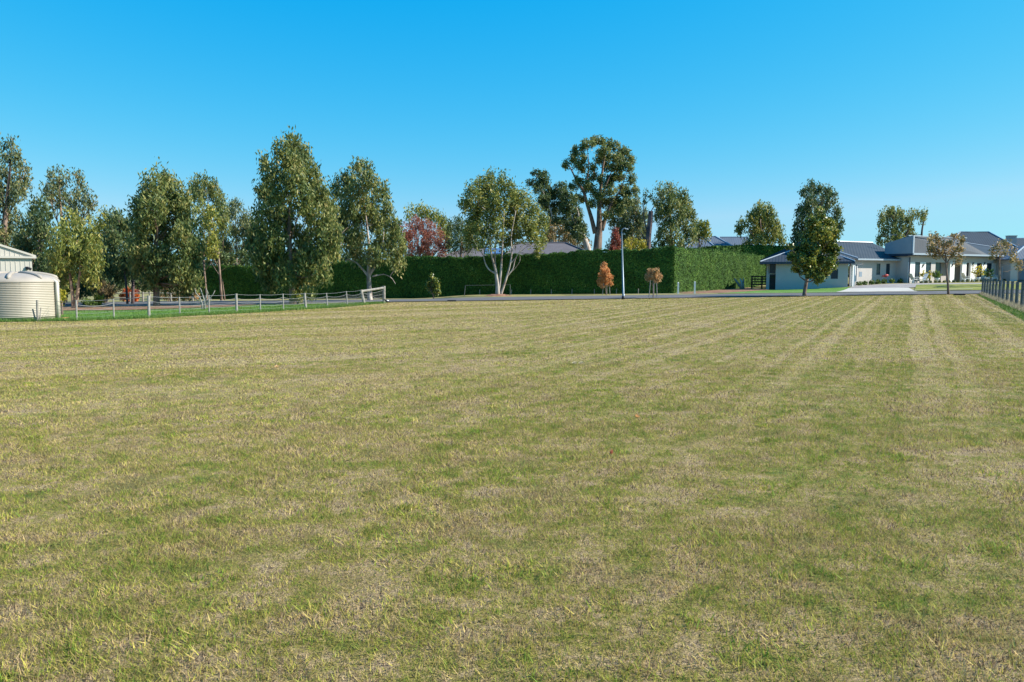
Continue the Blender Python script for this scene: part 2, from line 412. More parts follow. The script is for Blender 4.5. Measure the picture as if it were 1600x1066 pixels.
tree('gum_tree', 'dense dark low-hanging gum with two dark stems left of the broad gum', 53,
 [(188,350,18,16),(178,375,18,22),(204,368,18,22),(190,400,24,24),(172,412,14,20),(208,410,18,26),(190,428,22,14),(180,340,8,10)], (208,472), TL['gum_dark'], 'bark_dark', per=28, r0=.14, dens=1.3,
 limbs=[[(207,472,.17),(208,445,.14),(205,400,.08)],[(199,470,.12),(197,440,.1),(190,395,.06)]])
tree('gum_tree', 'broad drooping olive gum behind the wire fence, nearest left of the bare pruned tree', 49,
 [(256,276,15,16),(240,292,20,16),(266,298,20,20),(224,306,12,14),(282,318,16,18),(238,325,26,20),(265,335,28,22),(214,328,10,12),(292,345,14,20),(222,352,20,18),(252,368,32,24),(288,378,20,26),(220,385,20,24),(250,402,28,24),(300,405,15,24),(280,420,22,24),(222,415,18,20),(302,436,12,18),(285,448,14,14),(210,400,14,18),(308,385,10,16),(232,436,16,14),(262,438,18,14)], (243,475), TL['gum'], 'bark_brown', per=30, r0=.19, dens=1.45, leaf=(.25,.085), nlimb=14)
tree('gum_tree', 'gum with brown-tipped tops rising behind the broad olive gum', 68,
 [(305,290,12,13),(318,284,9,9),(332,296,12,16),(310,310,16,14),(342,318,10,18),(348,340,10,18),(330,372,12,8),(350,362,10,14),(336,385,8,6)], (345,None), TL['gum'], 'bark_brown', per=26, r0=.11, dens=1.25)
tree('wattle_tree', 'bright green rounded tree half hidden behind the broad olive gum', 63,
 [(320,328,16,12),(334,342,14,14),(312,350,14,14),(330,358,14,10),(324,378,15,12),(338,392,12,9),(318,396,12,10)], (322,None), TL['gum_yellow'], per=26, droop=.2, r0=.09)
tree('gum_tree', 'thin sparse gum standing above the dark hedge, left of the tallest drooping gum', 76,
 [(368,322,10,8),(362,335,8,10),(382,345,12,14),(372,362,14,14),(358,382,14,8),(392,360,14,22),(385,388,14,12),(345,384,12,10),(360,392,14,8)], (372,None), TL['gum_blue'], 'bark_brown', per=24, dens=1.3, r0=.14)
tree('gum_tree', 'tallest drooping gum whose foliage hangs down to the wire fence', 50.5,
 [(458,226,13,12),(440,238,14,15),(470,245,16,18),(455,258,24,18),(416,262,12,14),(428,278,18,16),(484,278,16,20),(460,285,26,20),(412,300,14,16),(436,312,18,16),(496,308,18,20),(472,318,18,18),(516,330,10,18),(500,345,22,20),(440,345,26,16),(412,338,14,14),(402,365,16,18),(425,375,26,22),(465,372,28,22),(506,375,22,24),(520,392,14,20),(404,398,18,20),(440,408,28,22),(485,408,28,22),(412,424,16,16),(445,432,20,16),(480,436,22,16),(505,425,14,18),(466,450,16,12),(484,456,8,9),(396,382,10,14),(526,372,10,16),(424,442,12,12)], (456,474), TL['gum'], 'bark_pink', per=32, r0=.19, dens=1.45, leaf=(.26,.09), nlimb=14)
tree('gum_tree', 'brown-tipped drooping gum with bare forked lower limbs behind the fence end', 56,
 [(560,266,18,13),(578,262,8,8),(542,280,16,16),(578,284,20,16),(530,300,12,14),(556,302,24,16),(594,302,14,16),(540,325,18,18),(570,325,24,18),(604,322,12,16),(586,345,24,20),(612,348,12,18),(548,350,18,18),(620,372,12,18),(598,375,22,18),(560,372,20,16),(616,396,14,16),(590,400,22,14),(548,385,16,14),(622,412,10,12),(560,398,14,10),(626,388,9,14),(530,345,10,16),(534,372,10,12)], (577,469), TL['gum'], 'bark_pale', per=30, r0=.2, dens=1.3, leaf=(.25,.085),
 limbs=[[(578,470,.3),(577,450,.24),(576,425,.2),(577,390,.14),(572,340,.08),(565,285,.03)],[(576,432,.15),(566,420,.09),(555,408,.06),(540,405,.03)],[(577,430,.16),(590,410,.12),(596,395,.07),(600,360,.04)],[(582,432,.08),(600,428,.05),(612,434,.035),(618,444,.02)]])
# --- behind the hedge, middle
tree('autumn_tree', 'rounded maroon autumn tree rising above the dark hedge', 84,
 [(648,350,16,14),(632,366,16,20),(666,358,18,16),(650,376,24,20),(680,372,18,16),(693,382,13,12),(668,390,24,14),(636,392,18,14),(688,394,14,10)], (658,None), TL['maroon'], per=30, droop=.0, leaf=(.24,.08), clump=.6)
tree('gum_tree', 'green bushy tree behind the maroon autumn tree', 92,
 [(656,330,14,8),(642,334,10,8),(672,338,14,10),(688,346,12,12),(694,360,10,14),(698,378,8,12)], (675,None), TL['gum_yellow'], per=24, clump=.6, leaf=(.32,.12))
tree('gum_tree', 'dark bushy tree between the maroon tree and the white-limbed gum', 82,
 [(708,356,12,12),(722,352,12,12),(738,362,16,18),(718,372,18,14),(706,386,12,8),(742,382,16,10),(728,388,14,8)], (722,None), TL['gum_dark'], per=26, clump=.55)
tree('gum_tree', 'spreading olive gum with many bare pale limbs forking low before the hedge', 63.5,
 [(766,279,11,10),(784,284,12,9),(750,290,14,10),(738,302,12,12),(768,298,18,12),(796,298,16,12),(812,308,14,12),(728,318,10,12),(750,318,18,14),(778,318,20,14),(806,324,18,14),(832,326,12,14),(744,338,16,14),(770,338,18,14),(798,344,18,14),(826,348,16,16),(846,350,10,16),(752,358,18,12),(734,360,12,12),(778,360,16,12),(806,364,16,12),(832,370,14,14),(846,378,8,10),(758,378,14,8),(736,378,12,8),(842,392,6,7),(790,378,14,9)], (778,463), M['gum_mid'], 'bark_pale', per=30, r0=.2, dens=1.35, droop=.35, leaf=(.24,.09),
 limbs=[[(778,464,.36),(778,452,.26),(777,440,.24),(774,420,.15),(768,400,.11),(766,380,.09),(762,330,.04)],
        [(778,442,.2),(783,425,.13),(784,400,.11),(786,370,.08),(788,320,.03)],
        [(781,447,.17),(792,432,.12),(797,415,.1),(800,395,.08),(798,370,.06),(806,330,.03)],
        [(775,428,.12),(764,422,.08),(758,412,.07),(755,398,.06),(748,390,.04),(738,372,.02)],
        [(790,435,.09),(802,420,.07),(804,408,.06),(808,398,.05),(824,385,.03)],
        [(777,432,.12),(773,410,.09),(774,385,.07),(778,350,.03)],
        [(798,412,.06),(808,400,.05),(820,380,.03),(830,372,.015)],
        [(796,428,.05),(806,418,.035),(813,408,.02),(812,395,.01)]])
tree('gum_tree', 'tallest spreading gum with thick bare limbs and rounded foliage clumps', 98,
 [(936,219,16,7),(918,226,12,7),(956,228,14,8),(904,236,10,7),(974,238,12,8),(942,236,12,6),(893,249,9,6),(910,248,8,5),(986,250,9,8),(960,246,14,7),(885,258,7,6),(978,262,12,8),(950,262,12,6),(928,262,8,5),(966,276,14,7),(988,280,6,10),(992,298,5,9),(940,280,8,5),(974,294,10,7),(952,298,12,7),(958,314,12,7),(905,282,9,6),(916,296,8,5),(982,314,7,6),(925,276,11,6),(912,264,9,6),(948,288,11,6),(930,300,9,6),(946,318,11,6),(926,318,10,6),(904,312,10,7),(970,328,11,8),(896,292,7,5),(962,262,10,6),(940,248,14,7),(922,290,10,7),(956,278,10,7),(936,306,12,6),(978,302,10,8),(904,258,8,6),(972,248,10,7),(950,336,12,7),(966,318,12,7)], (936,None), TL['gum'], 'bark_brown', per=30, clump=.55, droop=.15, leaf=(.3,.11), r0=.3, depth=.4, dens=1.35, lw=.6, nlimb=22,
 limbs=[[(933,396,.95),(935,370,.8),(937,350,.65),(936,320,.42),(939,290,.3),(942,260,.2),(948,232,.08)],
        [(930,365,.5),(924,340,.42),(916,315,.34),(912,298,.3),(902,285,.2),(894,268,.15),(888,256,.06)],
        [(940,360,.5),(948,335,.38),(956,315,.26),(968,300,.16),(974,285,.1),(982,262,.05)],
        [(938,325,.25),(944,295,.18),(955,270,.12),(962,250,.06)],
        [(913,300,.2),(918,280,.15),(920,255,.1),(918,235,.05)],
        [(939,292,.16),(930,270,.1),(914,245,.05)]])
tree('gum_tree', 'dark leaning gum with rounded clumps left of the tallest spreading gum', 94,
 [(838,272,10,7),(850,278,10,10),(832,286,8,8),(842,296,10,8),(862,298,8,8),(852,312,12,10),(876,292,9,8),(884,302,12,10),(870,314,14,12),(892,316,12,12),(862,328,14,10),(882,332,16,10),(900,334,12,12),(872,344,14,7),(892,352,16,12),(905,365,14,14),(852,322,8,8),(846,286,12,9),(856,304,12,9),(846,310,10,8),(872,304,12,9),(886,322,14,10),(898,344,12,8),(908,350,10,8)], (918,None), TL['gum_dark'], 'bark_pale', per=32, clump=.55, droop=.15, leaf=(.3,.11), r0=.25, depth=.35,
 limbs=[[(920,396,.6),(914,375,.5),(905,358,.4),(896,348,.28),(880,345,.22),(862,342,.12)],[(898,350,.25),(892,335,.18),(880,315,.1)],[(896,350,.22),(905,338,.18),(900,322,.1)],[(864,343,.14),(858,320,.1),(848,298,.05),(836,280,.03)]])
tree('gum_tree', 'olive autumn-tinged tree over the tiled roof, below the leaning gum', 104,
 [(862,352,12,18),(878,362,14,14),(858,376,12,14),(890,376,16,12),(868,386,14,8),(912,384,14,10),(845,392,10,10)], (874,None), TL['olive'], per=24, clump=.6, leaf=(.32,.13))
tree('gum_tree', 'mid green gum right of the tallest spreading gum, above the street lamp', 106,
 [(960,328,14,14),(978,330,14,14),(994,322,12,12),(1002,338,12,14),(964,348,16,14),(986,352,18,14),(1004,362,14,16),(972,370,18,14),(992,382,18,12),(960,385,10,10)], (982,None), TL['gum_blue'], per=30, clump=.65, leaf=(.34,.13), r0=.3)
tree('gum_tree', 'rounded brown-tipped gum standing beside the dark broken trunk', 88,
 [(1046,300,14,10),(1030,304,10,10),(1060,310,12,12),(1038,318,16,14),(1070,322,10,14),(1054,330,18,14),(1078,340,8,14),(1030,336,12,12),(1066,348,14,14),(1044,356,18,14),(1078,366,12,14),(1056,374,16,12),(1034,376,14,12),(1070,384,14,8),(1022,390,12,8)], (1048,None), TL['gum'], 'bark_pink', per=30, clump=.6, leaf=(.3,.11), r0=.3)
tree('dead_tree', 'dark broken-topped trunk with thin side branches above the hedge', 86,
 [(1010,302,4,4),(1018,308,4,4),(1008,316,3,3),(1022,318,3,3)], (1012,None), TL['gum_dark'], 'bark_dark', per=14, clump=.4, dens=.7, r0=.1, nlimb=2,
 limbs=[[(1012,398,.46),(1013,370,.42),(1016,345,.38),(1017,330,.36)],[(1011,362,.12),(1006,340,.09),(1005,322,.05),(1010,305,.02)],[(1016,333,.09),(1022,322,.05),(1028,310,.02)],[(1011,378,.1),(1003,366,.06),(998,360,.02)]])
tree('gum_tree', 'low yellowish tree beside the grey roofs, right end of the gum group', 96,
 [(1092,352,9,8),(1102,356,8,9),(1088,366,10,10),(1106,366,6,6),(1098,370,8,6)], (1095,None), TL['gum_yellow'], per=26, clump=.5, leaf=(.3,.12))
tree('conifer', 'small dark red conical tree poking over the hedge beside the lamp', 80,
 [(962,361,4,5),(961,370,7,8),(963,380,9,9),(960,390,9,8)], (962,None), TL['red_leaf'], per=30, clump=.4, droop=-.2, leaf=(.22,.08), r0=.1)
tree('autumn_shrub', 'bright yellow leafy shrub tops over the hedge right of the lamp', 84,
 [(985,381,5,4),(994,377,5,4),(1000,386,12,8),(980,390,8,8)], (990,None), TL['yellow_leaf'], per=20, clump=.4, r0=.06, cat='shrub', kids=('foliage','stem'))
tree('gum_tree', 'two-topped sunlit gum alone above the second hedge', 112,
 [(1186,328,9,10),(1200,332,9,11),(1176,342,11,10),(1208,348,10,12),(1192,350,14,14),(1164,350,8,7),(1178,366,14,14),(1206,370,14,14),(1158,358,8,8),(1192,380,16,12),(1221,364,6,8),(1222,378,8,8),(1168,382,10,8)], (1191,None), M['gum_mid'], per=30, clump=.65, leaf=(.36,.14), r0=.3)
tree('gum_tree', 'tall dark gum behind the sweetgum that stands at the road edge', 100,
 [(1270,290,8,7),(1260,300,9,7),(1278,302,9,9),(1292,298,7,9),(1300,310,7,10),(1265,318,12,12),(1285,322,14,14),(1254,334,11,12),(1307,334,7,14),(1275,345,18,16),(1250,356,12,14),(1312,352,6,11),(1298,352,12,14),(1248,378,12,14),(1270,375,16,14),(1244,394,10,12)], (1276,None), TL['gum_dark'], per=32, clump=.6, leaf=(.32,.12), r0=.3)
tree('gum_tree', 'flat-topped gum behind the long house roof, left of its bare branch', 150,
 [(1388,330,10,5),(1378,338,8,6),(1402,334,12,6),(1376,350,5,6),(1392,346,12,9),(1410,342,10,9),(1428,336,11,6),(1422,348,9,8),(1441,344,6,4),(1444,336,5,4),(1386,362,12,9),(1404,358,14,10),(1420,364,10,9),(1398,372,16,7),(1380,374,10,7)], (1404,None), TL['gum'], 'bark_dark', per=30, dens=.75, clump=.8, leaf=(.45,.17), r0=.35,
 limbs=[[(1402,400,.6),(1400,370,.4),(1396,340,.1)],[(1440,395,.3),(1440,365,.26),(1442,350,.2),(1446,340,.12),(1444,330,.05)],[(1405,385,.3),(1420,360,.2),(1426,340,.08)]])
# --- street trees
tree('sweetgum_tree', 'broad-leaved green and yellow street tree on a short trunk before the garage', 56,
 [(1282,336,8,10),(1272,350,11,11),(1292,352,11,12),(1281,366,16,12),(1263,370,11,12),(1300,368,9,12),(1290,384,16,12),(1266,388,16,13),(1250,394,10,12),(1303,392,8,12),(1240,404,10,10),(1258,408,16,12),(1280,408,16,12),(1298,412,10,9),(1245,420,8,7),(1268,424,14,9),(1286,424,11,9),(1278,436,7,6),(1234,386,4,4)], (1258,463), TL['broad'], 'bark_brown', per=28, clump=.34, droop=.25, leaf=(.17,.115), r0=.13, dens=1.5)
tree('street_tree', 'wide brown-leaved young street tree between the mailbox kerb and long house', 56.5,
 [(1460,368,8,7),(1455,378,7,8),(1468,376,9,7),(1494,370,8,8),(1504,380,5,8),(1480,384,11,8),(1462,388,9,8),(1498,390,8,8),(1476,396,12,7),(1494,400,8,6),(1466,400,8,6),(1498,410,5,5),(1456,392,6,8)], (1482,461), TL['olive'], 'bark_brown', per=17, clump=.34, droop=.25, leaf=(.17,.09), r0=.1, dens=.8,
 limbs=[[(1482,461,.13),(1481,440,.1),(1478,415,.09),(1478,400,.07),(1474,385,.03)],[(1478,414,.06),(1486,400,.045),(1496,385,.02)],[(1478,410,.05),(1468,396,.04),(1460,380,.015)]])
tree('street_tree', 'thin young brown-leaved tree behind the right fence before the long house', 68,
 [(1567,378,6,6),(1560,386,8,6),(1576,384,8,7),(1552,394,7,6),(1584,394,6,8),(1568,396,8,5),(1582,404,6,6),(1594,410,5,5),(1592,418,4,4),(1549,402,5,5)], (1562,None), TL['olive'], 'bark_pink', per=17, clump=.36, droop=.25, leaf=(.19,.09), r0=.09, dens=.75,
 limbs=[[(1562,456,.12),(1562,430,.1),(1561,405,.08),(1564,390,.03)],[(1562,408,.05),(1572,398,.04),(1582,388,.02)],[(1562,410,.05),(1555,398,.035),(1548,390,.01)]])
def stakes(px, Y, h, w, label):
    for i, (dx, dy, ln) in enumerate(((-w,-.35,.10),(w*.15,.4,-.02),(w,-.3,-.10))):
        p = gx(px+dx, Y+dy); q = p+Vector((ln*.9, 0, h))
        o = MB().tube([p-Vector((0,0,.05)), q], [.035,.03], 6).build('tree_stake', M['timber'])
        tag(o, label, 'stake', 'timber stakes round the autumn saplings')
tree('sapling', 'small bright orange-leaved staked sapling in front of the dark hedge', 64.5,
 [(943,416,5,6),(945,424,8,7),(941,432,8,7),(949,434,9,7),(938,441,5,6),(953,442,5,5),(946,440,8,6),(941,447,3,3)], (947,461), TL['orange_leaf'], per=14, clump=.2, droop=.3, leaf=(.13,.07), r0=.03, dens=1.25, cat='sapling', nlimb=5)
stakes(947.5, 64.5, 1.0, 6, 'thin timber stake under the bright orange-leaved sapling')
tree('sapling', 'small rounded tan-leaved staked sapling between the lamp and hedge corner', 55,
 [(1017,424,7,5),(1025,424,7,5),(1014,431,6,6),(1021,431,8,6),(1029,432,6,6),(1026,439,6,4),(1013,438,4,3)], (1021,466), TL['tan_leaf'], per=14, clump=.18, droop=.3, leaf=(.12,.065), r0=.03, dens=1.25, cat='sapling', nlimb=5)
stakes(1021, 56.5, 1.35, 6.5, 'thin timber stake under the rounded tan-leaved sapling')
tree('sapling', 'small round green sapling at the road edge before the dark hedge', 59.5,
 [(675,434,4,5),(678,441,7,6),(672,446,7,6),(682,449,7,6),(676,453,9,5),(684,456,5,5)], (677,None), TL['broad'], per=15, clump=.2, droop=.35, leaf=(.18,.08), r0=.04, cat='sapling', nlimb=5)
# --- shrubs of the left garden
def shrub(label, Y, lst, px, mat, leaf=(.18,.08), clump=.3, per=24, droop=0., name='shrub', dens=1., group=None):
    return tree(name, label, Y, lst, (px,None), M[mat] if isinstance(mat, str) else mat, leaf=leaf, clump=clump, per=per, droop=droop, r0=.05, cat='shrub', dens=dens, nlimb=4, group=group, kids=('foliage','stem'))
shrub('small yellow-green bush at the right side of the cream tank', 38, [(94,457,6,8),(95,468,7,9),(90,474,6,6)], 94, 'yellow_leaf', (.12,.05), .18)
shrub('large dark green shrub behind the pink-stemmed gum by the tank', 52, [(95,430,14,18),(102,448,14,14),(88,455,10,12),(110,440,10,16)], 98, 'shrub')
shrub('dark shrub with bluish leaves right of the pink stems', 54, [(132,442,12,14),(128,456,12,10),(145,452,8,10)], 133, 'gum_dark')
shrub('broad bronze-brown shrub in the left garden bed', 56, [(158,450,14,9),(172,452,10,8),(150,458,10,8),(165,462,14,8)], 162, 'bronze')
shrub('bright green low shrub in the mulch bed behind the wire fence', 47, [(136,472,8,6),(143,476,7,5)], 139, 'shrub', (.14,.06), .2)
shrub('spiky strap-leaved yellow-edged plant in the mulch bed', 49, [(155,468,7,6),(150,472,6,5)], 153, 'yellow_leaf', (.45,.05), .2, 10, -.5)
shrub('flame orange shrub glowing behind the dark stems', 60, [(200,456,10,7),(207,464,9,6),(194,464,7,5)], 202, 'flame_leaf', (.2,.09), .25)
shrub('smaller flame red shrub right of the orange one', 61, [(212,458,4,5),(214,463,4,4)], 213, 'red_leaf', (.2,.09), .2)
shrub('tan autumn shrub behind the broad olive gum trunk', 62, [(262,455,8,8),(275,462,10,7),(255,464,8,6)], 265, 'olive')
shrub('tall dark green shrub filling the gap beside the pair of thin stems', 70, [(322,398,14,12),(342,402,14,10),(362,404,12,9),(380,402,12,10)], 350, 'gum_dark', (.26,.11), .45)
shrub('olive green shrub mass between the yellow-green tree and the dense dark gum', 64, [(152,430,14,16),(168,425,12,16),(160,405,12,14)], 158, 'gum', (.24,.1), .4)
shrub('low yellowish shrub at the hedge end by the pruned tree', 62, [(292,462,10,6),(304,460,8,7),(284,464,8,5)], 295, 'tan_leaf')
shrub('dark green undergrowth shrub far left behind the tank', 60, [(72,425,12,20),(80,445,14,18)], 76, 'gum_dark')
shrub('dark undergrowth shrub beneath the dense dark gum', 62, [(178,444,14,12),(190,440,14,12),(222,444,14,12)], 200, 'gum_dark')
shrub('dark undergrowth shrub beneath the broad olive gum', 64, [(240,444,14,12),(262,440,14,12),(288,440,14,14)], 262, 'gum_dark')
shrub('weeping pale grassy shrub at the foot of the tallest drooping gum', 49, [(463,464,6,6),(468,468,5,5),(458,470,5,4)], 464, 'gum_yellow', (.22,.04), .15, 20, .5)

# far wood
lst = []
for i in range(70):
    px = -40+i*22+random.uniform(-6,6)
    if 1060 < px < 1240: continue
    lst.append((px, 412+random.uniform(-7,6), 17, 14)); lst.append((px+9, 428, 18, 12))
lob = []
for (px,py,rx,ry) in lst:
    yy = random.uniform(175,195); p = W(px,py,yy); k = yy/F; lob.append((tuple(p),(rx*k,rx*k*.6,ry*k)))
cen, cr = lobes_cloud(lob, 1.1, 20, .75)
o = np_mesh('distant_woodland', leaves(cen, .7, .3, .1), 4, M['gum_dark'], None, np.clip(rng.beta(2,2,len(cen))+cr,0,1), (0,185,0))
tag(o, 'low dark far-off woodland seen through gaps between the trees', 'woodland', kind='stuff')

# ------------------------------------------------------------------ hedges
def hedge(label, segs, thick, cap=True, dens=300, leaf=(.17,.065)):
    """segs: list of (x,y,ztop) along the visible face; body lies to the left of the walk direction (away)"""
    core = MB(); P_, A_ = [], []
    pts = [Vector((s[0],s[1],0)) for s in segs]
    for i in range(len(segs)-1):
        a, b = pts[i], pts[i+1]; d = (b-a); Ln = d.length; d.normalize(); n = Vector((-d.y, d.x, 0))   # away
        out = -n; nseg = max(1, int(Ln/3))
        for k in range(nseg):
            s0, s1 = k/nseg, (k+1)/nseg
            p0, p1 = a.lerp(b, s0), a.lerp(b, s1); z0 = segs[i][2]*(1-s0)+segs[i+1][2]*s0-.12; z1 = segs[i][2]*(1-s1)+segs[i+1][2]*s1-.12
            q0, q1 = p0+n*.15, p1+n*.15; r0_, r1_ = p0+n*(thick-.15), p1+n*(thick-.15)
            g = min(G(p0.x,p0.y), G(p1.x,p1.y))-.2
            core.hexa([(q0.x,q0.y,g),(q1.x,q1.y,g),(r1_.x,r1_.y,g),(r0_.x,r0_.y,g),(q0.x,q0.y,z0),(q1.x,q1.y,z1),(r1_.x,r1_.y,z1),(r0_.x,r0_.y,z0)])
        zt = (segs[i][2]+segs[i+1][2])/2; hgt = zt-G(a.x,a.y)
        for side, area in (('f', Ln*hgt), ('t', Ln*thick), ('b', Ln*hgt*.4), ('e', thick*hgt*.8), ('g', thick*hgt*.8)):
            m = int(area*dens)
            s = rng.uniform(0,1,m); v = rng.uniform(0,1,m)
            gz = G(a.x,a.y); top = segs[i][2]*(1-s)+segs[i+1][2]*s + .08*np.sin(s*Ln*.9)+.05*np.sin(s*Ln*3.1+1)+.05*np.sin(s*Ln*7.7)+np.where(rng.uniform(0,1,m)>.985, rng.uniform(0,.25,m), 0)
            lump = .10*np.sin(s*Ln*2.3+v*5)*np.sin(v*7+s*Ln*.9)+rng.normal(0,.035,m)
            if side == 'f': off = -lump*.45; z = gz+(top-gz)*v
            elif side == 'b': off = thick+lump; z = gz+(top-gz)*v
            elif side == 't': off = v*thick; z = top+lump*.8
            elif side == 'e': s = rng.normal(0,.10,m)/Ln; off = rng.uniform(0,thick,m); z = gz+(top-gz)*v
            else: s = 1+rng.normal(0,.10,m)/Ln; off = rng.uniform(0,thick,m); z = gz+(top-gz)*v
            base = np.array(a)[None]+np.array(d)[None]*(s*Ln)[:,None]+np.array(n)[None]*off[:,None]; base[:,2] = z
            P_.append(base); nn_ = {'f':out,'b':n,'t':Vector((0,0,1)),'e':-d,'g':d}[side]; A_.append(np.repeat(np.array(nn_)[None],m,0))
    cen = np.concatenate(P_)
    n_ = len(cen)
    # sprays point outwards-up in random clusters
    cl = np.sin(cen[:,0]*2.1+cen[:,2]*1.7)+np.sin(cen[:,1]*1.9-cen[:,2]*2.3)
    nm = np.concatenate(A_)+rng.normal(0,.33,(n_,3)); nm /= np.linalg.norm(nm,axis=1,keepdims=True)
    dr = rng.normal(0,.6,(n_,3))+np.array((.35,.1,.55)); dr -= nm*(dr*nm).sum(1,keepdims=True); dr /= np.linalg.norm(dr,axis=1,keepdims=True); sd_ = np.cross(nm,dr)
    l_ = leaf[0]*rng.uniform(.7,1.5,(n_,1)); w_ = leaf[1]*rng.uniform(.7,1.4,(n_,1)); a_ = cen-dr*l_*.5
    V = np.stack([a_, a_+dr*l_*.4+sd_*w_*.5, a_+dr*l_, a_+dr*l_*.4-sd_*w_*.5], 1)
    at = np.clip(rng.beta(3,3.6,n_)+cl*.05, 0, 1)
    root = thing('hedge', label, 'hedge', (segs[0][0], segs[0][1], G(segs[0][0], segs[0][1])))
    core.build('inner_growth', M['hedge_core'], root)
    np_mesh('foliage', V, 4, M['hedge'], root, at)
    return root
M['hedge_core'] = simple('hedge_core', (.03,.055,.018), .9, .1, .3, 2.)  # extra dark colour stands in for shade deep between the leaves
def top_at(px, py, Y): p = W(px, py, Y); return (p.x, p.y, p.z)
hedge('long dark clipped hedge running behind the road, shaded side to the field', [top_at(308,418,74.5), top_at(520,412,71.8), top_at(630,404,70.6), top_at(760,401,69.2), top_at(900,394,67.8), top_at(1053,388,66.4)], 2.2)
hedge('sunlit bright green clipped hedge running away beside the garage', [top_at(1053.5,388,66.5), top_at(1110,391,76), top_at(1170,398,90), top_at(1232,404,112)], 1.8, dens=200)
hedge('shorter dark-faced hedge behind the sunlit hedge, below the two-topped gum', [top_at(1118,387,96), top_at(1160,385,98), top_at(1228,385,100)], 2.6, dens=110, leaf=(.34,.13))

# ------------------------------------------------------------------ ground sheets
xs = np.unique(np.concatenate([np.linspace(-2500,-120,14), np.linspace(-120,-60,16), np.arange(-60,60.1,1.5), np.linspace(60,120,16), np.linspace(120,2500,14)]))
ys = np.unique(np.concatenate([np.linspace(-300,-10,8), np.arange(-10,120.1,1.5), np.linspace(122,260,14), np.linspace(260,4000,12)]))
X, Y = np.meshgrid(xs, ys); Z = Gnp(X, Y)
g = MB(); g.v = [tuple(v) for v in np.stack([X, Y, Z], -1).reshape(-1,3)]
nx = len(xs); g.f = [(j*nx+i, j*nx+i+1, (j+1)*nx+i+1, (j+1)*nx+i) for j in range(len(ys)-1) for i in range(nx-1)]
o = g.build('ground', M['turf'], None, True, (0,0,0)); tag(o, 'mown patchy straw-and-green field reaching to the road', 'field', kind='structure')
def sheet(name, A, B, mat, off=.03, label=None, kind='structure', step=1., jit=0.):
    """strip between polylines A and B (same number of points)"""
    m = MB(); cols = []
    for i in range(len(A)-1):
        a0, a1, b0, b1 = Vector((*A[i],0)), Vector((*A[i+1],0)), Vector((*B[i],0)), Vector((*B[i+1],0))
        n = max(1, int((a1-a0).length/step))
        for k in range(n + (1 if i == len(A)-2 else 0)): cols.append((a0.lerp(a1,k/n), b0.lerp(b1,k/n)))
    wv = max(1, int(max((b-a).length for a, b in cols)/step))
    for a, b in cols:
        for j in range(wv+1):
            p = a.lerp(b, j/wv)
            if jit and j in (0, wv): p = p+(b-a).normalized()*random.uniform(-jit, jit)
            m.v.append((p.x, p.y, G(p.x,p.y)+off))
    for i in range(len(cols)-1):
        for j in range(wv):
            a = i*(wv+1)+j; m.f.append((a, a+wv+1, a+wv+2, a+1))
    o = m.build(name, mat, None, True); o['kind'] = kind
    if label: o['label'] = label
    return o
def fl(px, py): p = GP(px, py); return (p.x, p.y)
near = lambda x: 52.9+.118*x
# left lawn behind the wire fence (a broad green area)
fpx = [(-80,506),(0,503.5),(60,502.5),(120,501.5),(178,499.5),(233,497.5),(281,494.5),(327,492.5),(370,490),(407,488),(443,485.5),(478,483.5),(512,481.5),(543,479),(568,476.5),(600,474)]
FA = [fl(*p) for p in fpx]
FB = [(x*1.0-6*(1-i/15), near(x)-.4) for i, (x, y) in enumerate(FA)]
sheet('lawn', FA, FB, M['green'], .02, 'lush green lawn strip behind the left wire fence', jit=.15)
sheet('mulch_bed', [(-50,46),(-30,43.5),(-26,42.5),(-21.5,42.3),(-17,46)], [(-50,52),(-30,49.5),(-26,48.6),(-21.5,48.2),(-16,49.5)], M['mulch'], .05, 'reddish mulch bed beside the tank', jit=.3)
sheet('path', [(-26,48.6),(-18,49),(-10,50)], [(-26,50),(-18,50.8),(-10,51.2)], M['gravel'], .045, 'pale gravel edge along the left lawn', jit=.1)
xsr = list(range(-110,121,10))
sheet('road', [(x, near(x)) for x in xsr], [(x, near(x)+7.6) for x in xsr], M['road'], .05, 'narrow grey asphalt road crossing behind the field', jit=.08)
sheet('verge', [(x, near(x)+7.6) for x in xsr], [(x, near(x)+16) for x in xsr], M['verge'], .035, 'thin dry grass verge on the far side of the road')
sheet('garden_ground', [(x, near(x)+16) for x in xsr], [(x, near(x)+75) for x in xsr], M['verge'], .03, 'rough ground beyond the verge')
sheet('kerb', [(x, near(x)+7.55) for x in range(9,41,2)], [(x, near(x)+7.75) for x in range(9,41,2)], M['concrete'], .13, 'pale low kerb edge on the far side of the road')
m_ = [fl(1068,459),fl(1120,456.5),fl(1165,452)]
sheet('mulch_bed', [(14.5,64.8),(18.5,66.3),(25,75)], [(14.6,66.6),(18.6,74),(27,88)], M['mulch'], .06, 'brown mulch strip along the foot of the sunlit hedge', jit=.3)
sheet('side_lawn', [(17,64.0),(24,64.0),(34,65.0)], [(22,73),(29,76),(33,74)], M['green'], .055, 'green lawn between the hedge, road and garage')
# driveway and front lawn
sheet('driveway', [fl(1306,457.5),fl(1434,456.8)], [fl(1326,451.5),fl(1420,451)], M['concrete'], .07, 'white concrete driveway apron meeting the road')
sheet('driveway', [fl(1326,451.4),fl(1418,451)], [fl(1338,447.5),fl(1600,443.5)], M['gravel'], .075, 'grey gravel drive before the long house')
sheet('front_lawn', [fl(1428,456),fl(1640,454)], [fl(1432,446.5),fl(1640,444.5)], M['front_lawn'], .09, 'yellow-green front lawn before the long house')
